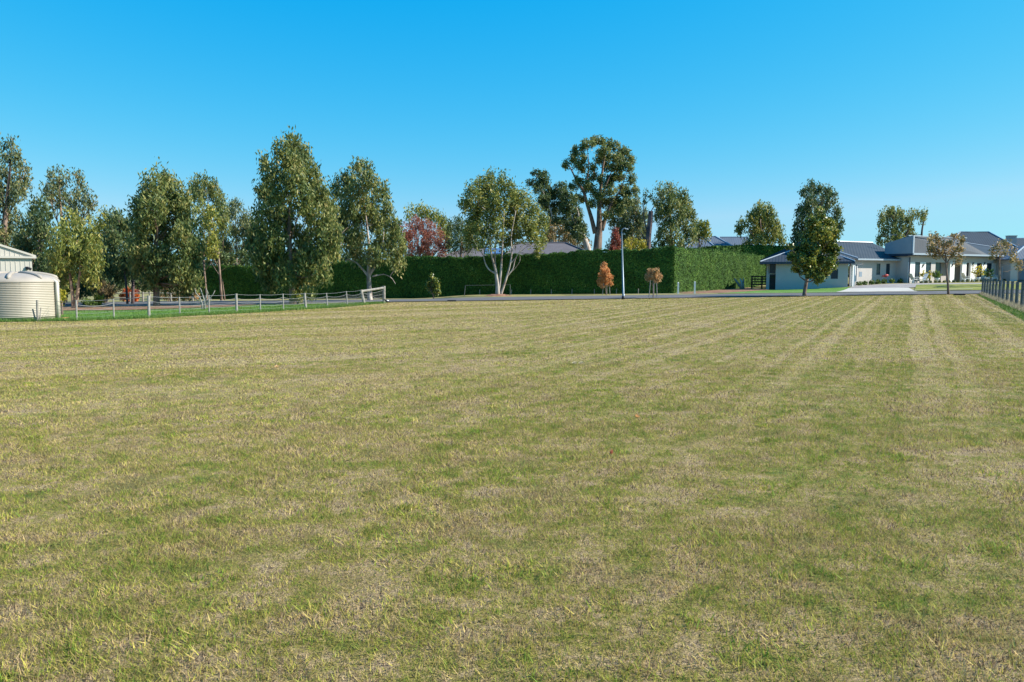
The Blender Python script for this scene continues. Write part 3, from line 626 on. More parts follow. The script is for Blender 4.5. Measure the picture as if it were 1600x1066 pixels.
# mulch ring under the white-limbed gum
c = gx(778,63.4); ring = MB(); nn = 28
ring.v = [(c.x+math.cos(2*math.pi*k/nn)*r*1.25*random.uniform(.85,1.1), c.y+math.sin(2*math.pi*k/nn)*r*.8, G(c.x,c.y)+z) for r, z in ((1.0,.03),(.75,.10),(.4,.2)) for k in range(nn)]
ring.f = [(i*nn+k, i*nn+(k+1)%nn, (i+1)*nn+(k+1)%nn, (i+1)*nn+k) for i in range(2) for k in range(nn)]+[tuple(2*nn+k for k in range(nn))]
o = ring.build('mulch_mound', M['mulch']); tag(o, 'red-brown mulch mound at the foot of the white-limbed spreading gum', 'mulch mound')

# ------------------------------------------------------------------ turf blades
def blades(x, y, h, w, lean=.6, off=0.):
    n = len(x); z = Gnp(x, y)+off
    a = rng.uniform(0, 2*np.pi, n); sx, sy = np.cos(a)*w*.5, np.sin(a)*w*.5
    b = rng.uniform(0, 2*np.pi, n); ln = h*lean*rng.uniform(0,1.8,n)
    V = np.zeros((n,3,3))
    V[:,0] = np.stack([x-sx,y-sy,z],-1); V[:,1] = np.stack([x+sx,y+sy,z],-1)
    V[:,2] = np.stack([x+np.cos(b)*ln, y+np.sin(b)*ln, z+h],-1)
    return V
def vnoise(x, y, s, seed):
    r = np.random.default_rng(seed).uniform(0,1,(256,256)); xi = x*s; yi = y*s
    x0 = np.floor(xi).astype(int); y0 = np.floor(yi).astype(int); fx = xi-x0; fy = yi-y0; fx = fx*fx*(3-2*fx); fy = fy*fy*(3-2*fy)
    g = lambda i, j: r[i%256, j%256]
    return (g(x0,y0)*(1-fx)+g(x0+1,y0)*fx)*(1-fy)+(g(x0,y0+1)*(1-fx)+g(x0+1,y0+1)*fx)*fy
FAn = np.array(FA)
def in_field(x, y):
    # right of the left fence line, left of the right fence, short of the road
    lx = np.interp(y, FAn[::1,1][np.argsort(FAn[:,1])], FAn[:,0][np.argsort(FAn[:,1])])
    left_ok = (x > lx+.1) | (y < FAn[:,1].min())
    return left_ok & (x < 22.3+.526*(y-33.9)) & (y < 52.8+.118*x)
Vs = []; At = []
for y0, y1, dens, h, w in ((2.6,5.5,7500,.030,.0045),(5.5,9,4200,.030,.006),(9,15,1900,.028,.009),(15,25,750,.028,.014),(25,40,300,.028,.022),(40,60,170,.028,.032)):
    xm = y1*.72+3.6; n = int((y1-y0)*2*xm*dens)
    x = rng.uniform(-xm, xm, n); y = rng.uniform(y0, y1, n)
    k = (np.abs(x) < y*.72+3.4) & in_field(x, y); x, y = x[k], y[k]
    hn = vnoise(x, y, 1.4, 3)*.5+vnoise(x, y, 6, 4)*.5
    keep = rng.uniform(0,1,len(x)) < .35+hn*1.1; x, y, hn = x[keep], y[keep], hn[keep]
    hh = h*rng.uniform(.35,1.3,len(x))*(.45+1.1*hn)
    Vs.append(blades(x, y, hh, w*rng.uniform(.6,1.4,len(x)), .9)); At.append(rng.uniform(0,1,len(x)))
# long dry stems lying on the turf close by
n = 1500; y = rng.uniform(2.8,9,n); x = rng.uniform(-1,1,n)*(y*.7)
Vs.append(blades(x, y, rng.uniform(.01,.035,n), np.full(n,.0035), 5.)); At.append(rng.uniform(0,.25,n)*0)
for q in range(300):            # weeds and longer tussocks the mower missed
    cy = 2.8+rng.uniform(0,1)**1.3*22; cx = rng.uniform(-1,1)*(cy*.72+.5); n = 70; rr_ = rng.uniform(.04,.13)
    x = cx+rng.normal(0,rr_,n)*1.3; y = cy+rng.normal(0,rr_,n); k = in_field(x,y); x, y = x[k], y[k]; n = len(x)
    Vs.append(blades(x, y, rng.uniform(.02,.05,n), rng.uniform(.004,.008,n)*(1+cy/9), .9)); At.append(np.clip(rng.normal(.85,.25,n),0,1.2))
V = np.concatenate(Vs); at = np.concatenate(At)
o = np_mesh('turf_grass', V, 3, M['turf_blade'], None, at)
tag(o, 'short mown straw-coloured and green grass covering the field', 'grass', kind='stuff')
# lush blades on left lawn and along the fences
def poly_pts(A, B, n):
    A = np.array(A); B = np.array(B); L = np.linalg.norm(A[1:]-A[:-1], axis=1)+np.linalg.norm(B[1:]-B[:-1], axis=1)
    i = rng.choice(len(L), n, p=L/L.sum()); s = rng.uniform(0,1,(n,1)); t_ = rng.uniform(0,1,(n,1))
    a = A[i]*(1-s)+A[i+1]*s; b = B[i]*(1-s)+B[i+1]*s; p = a*(1-t_)+b*t_; return p[:,0], p[:,1]
x, y = poly_pts(FA, FB, 60000)
V1 = blades(x, y, rng.uniform(.03,.09,len(x)), rng.uniform(.015,.035,len(x)), .6)
FA2 = [(p[0]-.5, p[1]+.3) for p in FA]
x, y = poly_pts([(p[0]+.25, p[1]-.15) for p in FA], FA2, 12000)
V2 = blades(x, y, rng.uniform(.05,.20,len(x)), rng.uniform(.012,.03,len(x)), .5)
RF0, RF1 = (18.5,26.3), (33.5,54.8)
x, y = poly_pts([(RF0[0]-.95,RF0[1]), (RF1[0]-.3,RF1[1])], [(RF0[0]+.3,RF0[1]), (RF1[0]+.3,RF1[1])], 16000)
V3 = blades(x, y, rng.uniform(.02,.10,len(x)), rng.uniform(.012,.03,len(x)), .6)
V = np.concatenate([V1,V2,V3])
o = np_mesh('lawn_grass', V, 3, M['green_blade'], None, np.clip(rng.beta(2,2,len(V)),0,1)); tag(o, 'lush green grass on the left lawn and along the fences', 'grass', kind='stuff')
x, y = poly_pts([(RF0[0]-.3,RF0[1]), (RF1[0]-.2,RF1[1])], [(RF0[0]+.4,RF0[1]), (RF1[0]+.3,RF1[1])], 9000)
V4 = blades(x, y, rng.uniform(.06,.34,len(x)), rng.uniform(.01,.02,len(x)), .4)
x, y = poly_pts([(14,65.9),(18,71)], [(14.6,66.8),(18.6,74)], 1500); V5 = blades(x, y, rng.uniform(.05,.2,len(x)), rng.uniform(.02,.04,len(x)), .4)
V = np.concatenate([V4,V5])
o = np_mesh('long_dry_grass', V, 3, M['drygrass'], None, rng.uniform(0,1,len(V))); tag(o, 'long pale dry grass at the foot of the right fence', 'grass', kind='stuff')
# fallen leaves
for i, (px, py, c, lab) in enumerate(((996,657,'orange_leaf','yellow-brown curled fallen leaf, nearest the middle of the field'),(955,715,'red_leaf','dark red fallen leaf lying on the turf, lowest in view'),(897,571,'drygrass','pair of pale dry leaves far out on the turf'),(432,577,'tan_leaf','tan fallen leaf on the left half of the field'))):
    p = GP(px, py); s = .035 if i == 0 else .024 if i == 1 else .06
    m = MB()
    for q in range(2 if i == 2 else 1):
        ox = q*.13; a = random.uniform(0,3)
        pts = [(p.x+ox+math.cos(a)*s*u-math.sin(a)*s*v, p.y+math.sin(a)*s*u+math.cos(a)*s*v, p.z+.03+z) for u, v, z in ((-1,0,.02),(-.3,.5,.03),(.6,.4,.045),(1,0,.01),(.6,-.4,.05),(-.3,-.5,.035),(0,0,.0))]
        m.add(pts, [(0,1,6),(1,2,6),(2,3,6),(3,4,6),(4,5,6),(5,0,6)])
    o = m.build('fallen_leaf', M[c]); tag(o, lab, 'leaf'); at_ = o.data.attributes.new('rnd','FLOAT','FACE'); at_.data.foreach_set('value', [.8]*len(o.data.polygons))

# ------------------------------------------------------------------ left wire fence
posts = [(120,501,469),(178,498,467),(233,497,462),(281,493.5,464),(327,491,461),(370,489,459),(407,487,460),(443,485,459),(478,483,458),(512,480.5,458),(543,478,455)]
f0 = gx(330, 44); fence = thing('wire_fence', 'sagging wire and netting fence on pale posts at the field edge', 'fence', f0)
tops = []; feet = []
for i, (px, py, ty) in enumerate(posts):
    p = GP(px, py); t_ = W(px-(2 if px > 450 else 1), ty, p.y); r = .065 if px in (233,370,478) else .036
    MB().tube([p-Vector((0,0,.1)), t_], [r, r*.9], 8).build('post', M['pale_post'], fence); tops.append(t_); feet.append(p)
# strainer end: leaning post, end post, rail, brace
p1 = GP(570,475.5); t1 = W(564,453,p1.y); p2 = GP(600,474); t2 = W(600,447,p2.y)
MB().tube([p1-Vector((0,0,.1)), t1], [.09,.085], 8).build('strainer_post', M['timber'], fence)
MB().tube([p2-Vector((0,0,.1)), t2], [.10,.095], 8).build('strainer_post', M['timber'], fence)
MB().tube([t1-Vector((0,0,.1)), t2-Vector((0,0,.12))], [.08,.07], 8).build('rail', M['timber'], fence)
MB().tube([t1-Vector((0,0,.15)), p2+Vector((0,0,.15))], [.012,.012], 5).build('brace_wire', M['wire'], fence)
left_end = GP(88,499); allp = [(left_end, left_end+Vector((0,0,.82)))]+list(zip(feet, tops))+[(p1,t1),(p2,t2)]
for lvl, sag, r in ((.97,.03,.007),(.78,.10,.008),(.55,.06,.005),(.36,.04,.005),(.18,.03,.004)):
    w = MB(); pts = []
    for i in range(len(allp)-1):
        a = allp[i][0].lerp(allp[i][1], lvl); b = allp[i+1][0].lerp(allp[i+1][1], lvl)
        for k in range(6): q = a.lerp(b, k/6); q.z -= sag*4*(k/6)*(1-k/6); pts.append(q)
    pts.append(b); w.tube(pts, r, 4); w.build('wire', M['wire'], fence)
net = MB()                      # netting: thin verticals and diagonals between two wires
for i in range(len(allp)-1):
    A, B = allp[i], allp[i+1]; n = 26
    for k in range(n):
        s = k/n; a = A[0].lerp(B[0], s); b = A[1].lerp(B[1], s); sg = 4*s*(1-s)
        lo = a.lerp(b,.36)-Vector((0,0,.04*sg)); hi = a.lerp(b,.78)-Vector((0,0,.10*sg)); net.tube([lo,hi], .0025, 3, False)
o = net.build('netting', M['wire'], fence)

# ------------------------------------------------------------------ right fence
dirv = Vector((RF1[0]-RF0[0], RF1[1]-RF0[1], 0)); LN = dirv.length; dirv.normalize()
rf = thing('post_fence', 'dark square-post wire fence running away at the right edge', 'fence', (RF1[0], RF1[1], G(*RF1)))
npost = 16; pp = []
for i in range(npost):
    p = Vector((RF1[0],RF1[1],0))-dirv*(LN*i/(npost-1)); p.z = G(p.x,p.y)
    h = 1.2+random.uniform(-.04,.04); fr = frame((p.x,p.y), math.degrees(math.atan2(dirv.x, dirv.y))+90); w = .065
    m = MB().box(fr,-w,w,-w,w,p.z-.1,p.z+h-.02); m.v[4:] = [(v[0]*.9+p.x*.1, v[1]*.9+p.y*.1, v[2]+(.03 if k < 2 else 0)) for k, v in enumerate(m.v[4:])]
    m.build('post', M['post_dark'], rf); pp.append(p)
    if i == 6:
        fr2 = frame((p.x-.9*dirv.x, p.y-.9*dirv.y), 20)
        MB().box(fr2,-.03,.03,-.02,.02,p.z-.1,p.z+1.95).build('stay', M['galv'], rf)
for z in (.1,.35,.6,.85,1.08):
    MB().tube([pp[0]+Vector((0,0,z)), pp[-1]+Vector((0,0,z))], .006, 4).build('wire', M['wire'], rf)
net = MB()
for i in range(160):
    p = pp[0].lerp(pp[-1], i/160); net.tube([p+Vector((0,0,.05)), p+Vector((0,0,.85))], .003, 3, False)
net.build('netting', M['wire'], rf)

# ------------------------------------------------------------------ tank, shed, stumps
def tank(label, cx, cy, gz, r, h, dome, mat, seg=64, nr=20, ribs=True):
    root = thing('water_tank', label, 'tank', (cx,cy,gz))
    prof = []
    prof.append((r,-.1)); prof.append((r,.09*h))
    for i in range(nr*4+1):
        z = .09*h+(h*.88)*i/(nr*4); prof.append((r+.018*math.cos(i*math.pi/2), z))
    prof.append((r,h))
    MB().lathe((cx,cy,gz), prof, seg).build('wall', mat, root, True)
    dp = [(r+.03,h-.04),(r+.03,h+.02)]+[(r*math.cos(a), h+.02+dome*math.sin(a)**.9) for a in np.linspace(.12,math.pi/2-.06,9)]+[(.12,h+dome+.05),(.001,h+dome+.05)]
    d = MB().lathe((cx,cy,gz), dp, seg)
    lid = d.build('lid', M['lid'] if ribs else mat, root, True)
    if ribs:
        for k in range(8):
            a = k*math.pi/4+.42; pts = []
            for t_ in np.linspace(.2, math.pi/2-.15, 8): pts.append((cx+math.cos(a)*r*math.cos(t_), cy+math.sin(a)*r*math.cos(t_), gz+h+.03+dome*math.sin(t_)**.9))
            MB().tube(pts, [.03]+[.09]*6+[.04], 6).build('rib', M['lid'], lid, True)
    return root
tc = gx(23, 34.4)
tk = tank('cream corrugated water tank with ribbed dome lid in front of the shed', tc.x, tc.y, tc.z, 1.70, 1.70, .36, M['cream'])
va = math.atan2(-tc.y, -tc.x)+1.05
pd = Vector((math.cos(va), math.sin(va), 0)); pb = Vector((tc.x,tc.y,tc.z))+pd*1.80
MB().tube([pb-Vector((0,0,.05)), pb+Vector((0,0,1.66)), pb+Vector((0,0,1.78))-pd*.2], [.075,.075,.07], 10).build('downpipe', M['shed_wall'], tk, True)
MB().tube([pb+pd*.02+Vector((0,0,.02)), pb+pd*.45+Vector((0,0,.03))], .05, 8).build('outlet_pipe', M['orange_t'], tk, True)
sp = gx(14,33.4); lp = W(3,434,33.2)
# shed: gable end turned squarely to the camera
K = gx(51,38); fr = frame((K.x,K.y), 58)      # u runs along bearing 58 -> right; negative u is left
sh = thing('shed', 'cream corrugated steel shed cut by the left edge behind the tank', 'shed', (K.x,K.y,K.z))
ez = W(51,400,38).z; rz = ez+1.62
Wd = 9.0; D = 8.0
m = MB(); q = [fr(-Wd,0,K.z-.1),fr(0,0,K.z-.1),fr(0,D,K.z-.1),fr(-Wd,D,K.z-.1),fr(-Wd,0,ez),fr(0,0,ez),fr(0,D,ez),fr(-Wd,D,ez),fr(-Wd/2,0,rz),fr(-Wd/2,D,rz)]
m.add(q, [(0,1,5,4),(1,2,6,5),(2,3,7,6),(3,0,4,7),(4,5,8),(6,7,9)])
wl = m.build('wall', M['shed_wall'], sh)
ribm = MB()
for i in range(int(Wd/.2)):
    u = -.08-i*.2; hz = ez+(rz-ez)*(1-abs(u+Wd/2)/(Wd/2))
    ribm.box(fr, u-.012,u+.012,-.014,-.002,K.z,hz-.05)
ribm.build('wall_ribs', M['shed_wall'], wl)
def roofslab(fr, pts, th): # pts 4 (u,v,z) top surface
    m = MB(); t = [fr(*p) for p in pts]; b = [(p[0],p[1],p[2]-th) for p in t]; return m.hexa(b+t)
rf_ = MB()
for a, b in (((.18,ez-.02),(-Wd/2,rz+.06)),((-Wd-.18,ez-.02),(-Wd/2,rz+.06))):
    pts = [(a[0],-.07,a[1]+.05),(b[0],-.07,b[1]+.05),(b[0],D+.2,b[1]+.05),(a[0],D+.2,a[1]+.05)]
    t = [fr(*p) for p in pts]; bb = [(p[0],p[1],p[2]-.10) for p in t]; rf_.hexa(bb+t)
rf_.build('roof', M['shed_wall'], sh)
MB().box(fr,-Wd-.1,.2,-.12,-.03,ez-.12,ez-.03).build('gutter', M['shed_wall'], sh)
bl = W(42,419,37.9); fb = frame((bl.x,bl.y),58)
MB().box(fb,-.05,.07,-.10,.06,bl.z-.07,bl.z+.07).tube([fb(0,-.12,bl.z+.02), fb(.16,-.22,bl.z-.06)], [.05,.07], 8).build('wall_light', M['black'], sh)
pst = GP(59,502.5); root = thing('fence_post', 'old grey post with two leaning stakes before the cream tank', 'post', pst)
MB().tube([pst-Vector((0,0,.1)), W(58,469,pst.y)], [.05,.045], 9).build('main_post', M['timber'], root)
MB().tube([pst+Vector((-.06,0,-.1)), W(51,483,pst.y)], [.035,.03], 8).build('leaning_stake', M['timber'], root)
MB().tube([pst+Vector((.06,0,-.1)), W(64,481,pst.y+.1)], [.028,.022], 8).build('leaning_stake', M['timber'], root)

# pruned bare tree
Y_ = GP(318,484).y; m = MB(); b0 = gx(318,Y_)
for br in ([(316,484,.06),(316,474,.05),(312,465,.035),(306,458,.02),(305,452,.012)],[(320,484,.06),(320,472,.05),(317,462,.03),(313,450,.014)],[(320,474,.04),(322,464,.03),(324,455,.022),(322,451,.01)],[(321,474,.035),(328,466,.025),(333,460,.018),(336,454,.01)],[(316,474,.04),(308,469,.025),(299,463,.014)],[(319,478,.03),(330,470,.02),(329,463,.01)],[(315,476,.03),(305,474,.02),(290,472,.01)],[(323,462,.016),(326,458,.012),(321,452,.008)]):
    pts = [W(p[0],p[1],Y_+random.uniform(-.05,.05)) for p in br]; 
    if br[0][1] > 480: pts[0].z = b0.z-.05
    m.tube(pts, [p[2] for p in br], 7)
root = thing('bare_tree', 'small bare pruned pale tree behind the wire fence', 'tree', b0); m.build('trunk', M['pale_post'], root, True)

# far timber rail fence in the left garden
ff = thing('rail_fence', 'low timber post and rail fence beyond the left lawn', 'fence', gx(220,60))
pv = []
for px, dy in ((166,0),(202,.2),(222,.3),(233,.5),(266,.8),(300,1.)):
    p = gx(px,59+dy); MB().tube([p, p+Vector((0,0,.85))], .07, 7).build('post', M['timber'], ff); pv.append(p)
for z in (.75,.4):
    MB().tube([p+Vector((0,0,z)) for p in pv], .045, 6).build('rail', M['timber'], ff)

# ------------------------------------------------------------------ lamp, posts, bird, covers
lb = gx(974.5,53.3); lt = W(971.5,362,53.3)
lamp = thing('street_lamp', 'slim galvanised street lamp at the near road edge', 'street lamp', lb)
MB().tube([lb-Vector((0,0,.1)), lb+Vector((0,0,.35)), lb+Vector((-.01,0,.36)), lt-Vector((0,0,.15)), lt], [.09,.09,.075,.05,.045], 12).build('pole', M['galv'], lamp, True)
MB().tube([lb-Vector((0,0,.05)), lb+Vector((0,0,.22))], .115, 12).build('base_sleeve', M['black'], lamp, True)
arm = [lt, lt+Vector((.02,0,.10)), lt+Vector((.09,0,.19)), lt+Vector((.2,0,.22)), lt+Vector((.28,0,.2))]
MB().tube(arm, [.05,.045,.042,.04,.035], 10).build('arm', M['galv'], lamp, True)
h = lt+Vector((.34,0,.16)); hm = MB()
for z, a, b in ((-.03,.08,.05),(.0,.12,.07),(.03,.10,.06),(.05,.04,.03)): hm.v += [(h.x+math.cos(t_*math.pi/6)*a, h.y+math.sin(t_*math.pi/6)*b, h.z+z) for t_ in range(12)]
hm.f = [(i*12+k, i*12+(k+1)%12, (i+1)*12+(k+1)%12, (i+1)*12+k) for i in range(3) for k in range(12)]+[tuple(range(12))[::-1], tuple(36+k for k in range(12))]
hd = hm.build('lamp_head', M['trim'], lamp, True)
for px, py, lab in ((1060,441,'white guide post at the hedge corner, nearer the lamp'),(1086,440,'white guide post right of the hedge corner, nearer the garage')):
    p = gx(px,64.8); t_ = W(px,py,64.8); fr = frame((p.x,p.y),90)
    m = MB().box(fr,-.06,.06,-.06,.06,p.z-.05,t_.z-.04).add([fr(-.06,-.06,t_.z-.04),fr(.06,-.06,t_.z-.04),fr(.06,.06,t_.z-.04),fr(-.06,.06,t_.z-.04),fr(0,0,t_.z+.01)],[(0,1,4),(1,2,4),(2,3,4),(3,0,4)])
    tag(m.build('guide_post', M['white']), lab, 'post', 'white guide posts by the hedge corner')
for i, px in enumerate((750,799,829,861,893,928,962,996)):
    p = gx(px,69.2-(px-760)*.0095); p.y -= .55; m = MB().tube([p, p+Vector((random.uniform(-.03,.03),0,.48))], [.04,.035], 6)
    tag(m.build('hedge_stake', M['timber']), 'short grey timber stake along the foot of the dark hedge', 'stake', 'short stakes along the foot of the dark hedge')
p = gx(727,65.6); q2 = gx(797,65.6)
hr = thing('rail', 'faint greenish rail on short posts before the dark hedge behind the spreading gum', 'rail', p)
MB().tube([p+Vector((-.1,0,0)), p+Vector((0,0,.95))], .03, 6).build('post', M['post_dark'], hr); MB().tube([q2, q2+Vector((0,0,.95))], .03, 6).build('post', M['post_dark'], hr)
MB().tube([p+Vector((0,0,.93)), q2+Vector((0,0,.93))], .018, 6).build('bar', M['post_dark'], hr)
# magpie
bp = GP(605,476); mag = thing('magpie', 'black and white magpie standing on the grass beside the fence end', 'bird', bp)
body = MB(); 
def ell(m, c, r, n=10, k=7, tilt=0):
    base = len(m.v)
    for i in range(k):
        a = -math.pi/2+math.pi*i/(k-1)
        for j in range(n):
            t_ = 2*math.pi*j/n; x, y, z = r[0]*math.sin(a), r[1]*math.cos(a)*math.cos(t_), r[2]*math.cos(a)*math.sin(t_)
            m.v.append((c[0]+x*math.cos(tilt)-z*math.sin(tilt), c[1]+y, c[2]+x*math.sin(tilt)+z*math.cos(tilt)))
    for i in range(k-1):
        for j in range(n): m.f.append((base+i*n+j, base+i*n+(j+1)%n, base+(i+1)*n+(j+1)%n, base+(i+1)*n+j))
s_ = 1.0
pts = [bp+Vector(v)*s_ for v in ((.24,0,.13),(.16,0,.16),(.08,0,.19),(0,0,.21),(-.07,0,.225),(-.11,0,.26),(-.135,0,.295),(-.17,0,.30),(-.20,0,.29),(-.245,0,.28))]
body.tube(pts, [.018,.03,.06,.075,.062,.042,.042,.034,.014,.004], 10); bd = body.build('body', M['black'], mag, True)
w = MB(); ell(w, bp+Vector((.03,0,.235))*1, (.085,.075,.05), tilt=-.2); w.build('wing_patch', M['white'], mag, True)
for s in (-1,1): MB().tube([bp+Vector((.01,s*.025,.15)), bp+Vector((.02,s*.025,.07)), bp+Vector((0,s*.025,.0)), bp+Vector((-.04,s*.025,.005))], .007, 5).build('leg', M['black'], mag)
for px, py, lab in ((706,471.3,'dark metal drain cover at the road edge left of the spreading gum'),(1499,461.3,'dark metal drain cover on the grass beside the right street tree')):
    p = GP(px,py); fr = frame((p.x,p.y),90); root = thing('drain_cover', lab, 'drain cover', p)
    MB().box(fr,-.3,.3,-.22,.22,p.z-.02,p.z+.09).build('frame', M['black'], root)
    g_ = MB()
    for k in range(6): g_.box(fr,-.25+k*.09,-.21+k*.09,-.18,.18,p.z+.09,p.z+.105)
    g_.build('grate', M['dark_timber'], root)

# ------------------------------------------------------------------ houses
def roof_poly(name, parent, polys, mat, th=.08):
    m = MB()
    for P_ in polys:
        n = len(P_); top = [tuple(p) for p in P_]; bot = [(p[0],p[1],p[2]-th) for p in P_]
        m.add(top+bot, [tuple(range(n)), tuple(range(2*n-1,n-1,-1))]+[(i,(i+n),((i+1)%n+n),(i+1)%n) for i in range(n)])
    return m.build(name, mat, parent)
def hip(fr, u0, u1, v0, v1, ze, zr, ru0, ru1):
    vm = (v0+v1)/2
    a, b, c_, d = fr(u0,v0,ze), fr(u1,v0,ze), fr(u1,v1,ze), fr(u0,v1,ze); r0_, r1_ = fr(ru0,vm,zr), fr(ru1,vm,zr)
    return [[a,b,r1_,r0_],[b,c_,r1_],[c_,d,r0_,r1_],[d,a,r0_]]
def window(fr, parent, u0, u1, z0, z1, v=0., sill=False, mull=0):
    f = MB(); w = .05
    f.box(fr,u0,u0+w,v-.03,v+.06,z0,z1).box(fr,u1-w,u1,v-.03,v+.06,z0,z1).box(fr,u0+w,u1-w,v-.03,v+.06,z0,z0+w).box(fr,u0+w,u1-w,v-.03,v+.06,z1-w,z1)
    for k in range(mull):
        uu = u0+(u1-u0)*(k+1)/(mull+1); f.box(fr,uu-.02,uu+.02,v-.025,v+.06,z0+w,z1-w)
    o = f.build('window', M['frame'], parent)
    MB().box(fr,u0+w,u1-w,v+.0,v+.02,z0+w,z1-w).build('pane', M['glass'], o)
    if sill: MB().box(fr,u0-.05,u1+.05,v-.08,v-.001,z0-.07,z0-.001).build('sill', M['render_wall'], o)
    return o
# garage wing
GL, GR = gx(1212,77.5), gx(1325,75.2); slab = .38
house = thing('house', 'long low grey-roofed rendered house with garage wing, right of the sunlit hedge', 'house', (GR.x,GR.y,slab))
ang = math.degrees(math.atan2(GR.x-GL.x, GR.y-GL.y)); gf = frame((GR.x,GR.y), ang); gw = (Vector((GR.x,GR.y))-Vector((GL.x,GL.y))).length
ze = 2.95; gd = 7.0
wm = MB()   # front wall with window, left bay recessed
wm.box(gf,-gw+.0,-1.55,0,.2,slab-.3,ze).box(gf,-.9,0,0,.2,slab-.3,ze).box(gf,-1.55,-.9,0,.2,slab-.3,slab+1.0).box(gf,-1.55,-.9,0,.2,slab+1.95,ze)
wm.box(gf,-gw-.9,-gw-.75,.5,gd,slab-.3,ze).box(gf,-gw-.75,-gw,.65,.8,slab+1.45,ze).box(gf,-gw,-.2,gd-.2,gd,slab-.3,ze).box(gf,-.2,0,.2,gd,slab-.3,ze)
wm.box(gf,-gw-.75,-gw-.6,.5,.8,slab-.3,slab+1.45)
wm.build('garage_wall', M['render_wall'], house)
window(gf, house, -1.55,-.9,slab+1.0,slab+1.95,.05)
window(gf, house, -gw-.6,-gw-.1,slab+1.55,slab+2.45,.60)
MB().box(gf,-gw-.6,-gw,.68,.75,slab-.2,slab+1.44).build('side_door', M['dark_timber'], house)
MB().box(gf,-gw-.55,-gw-.05,.62,.66,slab+1.12,slab+1.22).build('door_rail', M['shrub'], house)
polys = hip(gf,-gw-1.5,.55,-.45,gd+.4,ze+.12,ze+1.75,-gw+2.6,-3.3)
gr = roof_poly('garage_roof', house, polys, M['metal_roof'])
MB().box(gf,-gw-1.5,.55,-.50,-.42,ze-.10,ze+.10).box(gf,.50,.58,-.42,1.2,ze-.1,ze+.1).box(gf,-gw-1.55,-gw-1.47,-.42,gd,ze-.1,ze+.1).build('fascia', M['fascia'], house)
MB().tube([gf(.55,-.42,ze+.16), gf(-3.3,gd/2,ze+1.80)], .07, 6).tube([gf(-gw-1.5,-.42,ze+.16), gf(-gw+2.6,gd/2,ze+1.80)], .07, 6).tube([gf(-gw+2.6,gd/2,ze+1.80), gf(-3.3,gd/2,ze+1.80)], .07, 6).build('ridge_capping', M['trim'], gr)
# entry posts by the garage return
pf = frame((gf(.35,.3,0)[0], gf(.35,.3,0)[1]), 70)
MB().box(pf,.02,.30,-.1,.12,slab-.3,ze-.25).build('entry_pillar', M['white'], house)
MB().box(pf,.95,1.28,.6,.8,slab-.2,ze-.3).build('entry_pillar', M['white'], house)
MB().box(pf,.32,.94,.55,.62,slab-.2,ze-.35).build('garage_door', M['grey_wall'], house)
MB().tube([pf(.42,-.15,slab-.3), pf(.42,-.15,ze-.2), pf(1.2,-.15,ze-.15)], .045, 8).build('downpipe', M['fascia'], house)
# main wing: front faces bearing 160, u runs along bearing 70
wc = W(1346,443,77.5); s2 = .78
mf = frame((wc.x,wc.y), 60); ze2 = s2+2.55
def u_of(px, v=0.):         # u on the wing front plane (offset v) seen at photo column px
    k = (px-800)/F; ox, oy = mf(0,v,0)[:2]; ux, uy = math.sin(R(60)), math.cos(R(60))
    kk = k/math.cos(PITCH)*1.0
    kk = k*(1/ (math.cos(PITCH)))*1.0
    kk = k*0.9965
    return (kk*oy-ox)/(ux-kk*uy)
uW1 = u_of(1398); u_w = [u_of(1369),u_of(1375),u_of(1384),u_of(1390)]
wm = MB(); zb, zt = s2+1.0, s2+2.15
wm.box(mf,-1.7,u_w[0],0,.2,s2-.4,ze2).box(mf,u_w[1],u_w[2],0,.2,s2-.4,ze2).box(mf,u_w[3],uW1,0,.2,s2-.4,ze2)
for a, b in ((u_w[0],u_w[1]),(u_w[2],u_w[3])): wm.box(mf,a,b,0,.2,s2-.4,zb).box(mf,a,b,0,.2,zt,ze2)
wm.box(mf,uW1+.002,u_of(1421,-1.5)+.1,.003,.2,s2-.4,ze2)
wm.build('wing_wall', M['render_wall'], house)
window(mf, house, u_w[0],u_w[1],zb,zt,.05,True); window(mf, house, u_w[2],u_w[3],zb,zt,.05,True)
rz2 = W(1355,378,81).z
roof_poly('wing_roof', house, [[mf(-1.4,-.5,ze2+.05),mf(uW1+1.6,-.5,ze2+.05),mf(uW1+1.6,3.8,rz2),mf(-4.4,3.8,rz2)],[mf(-1.4,-.5,ze2+.05),mf(-4.4,3.8,rz2),mf(-5.4,8,ze2+.05),mf(-5.4,-.2,ze2+.05)],[mf(uW1+1.6,3.8,rz2),mf(uW1+1.6,8.2,ze2+.05),mf(-5.4,8.2,ze2+.05),mf(-4.4,3.8,rz2)]], M['metal_roof'])
MB().tube([mf(-1.4,-.5,ze2+.11), mf(-4.4,3.8,rz2+.06)], .09, 6).tube([mf(-4.4,3.8,rz2+.06), mf(uW1+1.6,3.8,rz2+.06)], .07, 6).build('ridge_capping', M['trim'], house)
MB().box(mf,-1.45,uW1+.1,-.58,-.48,ze2-.10,ze2+.06).build('gutter', M['trim'], house)
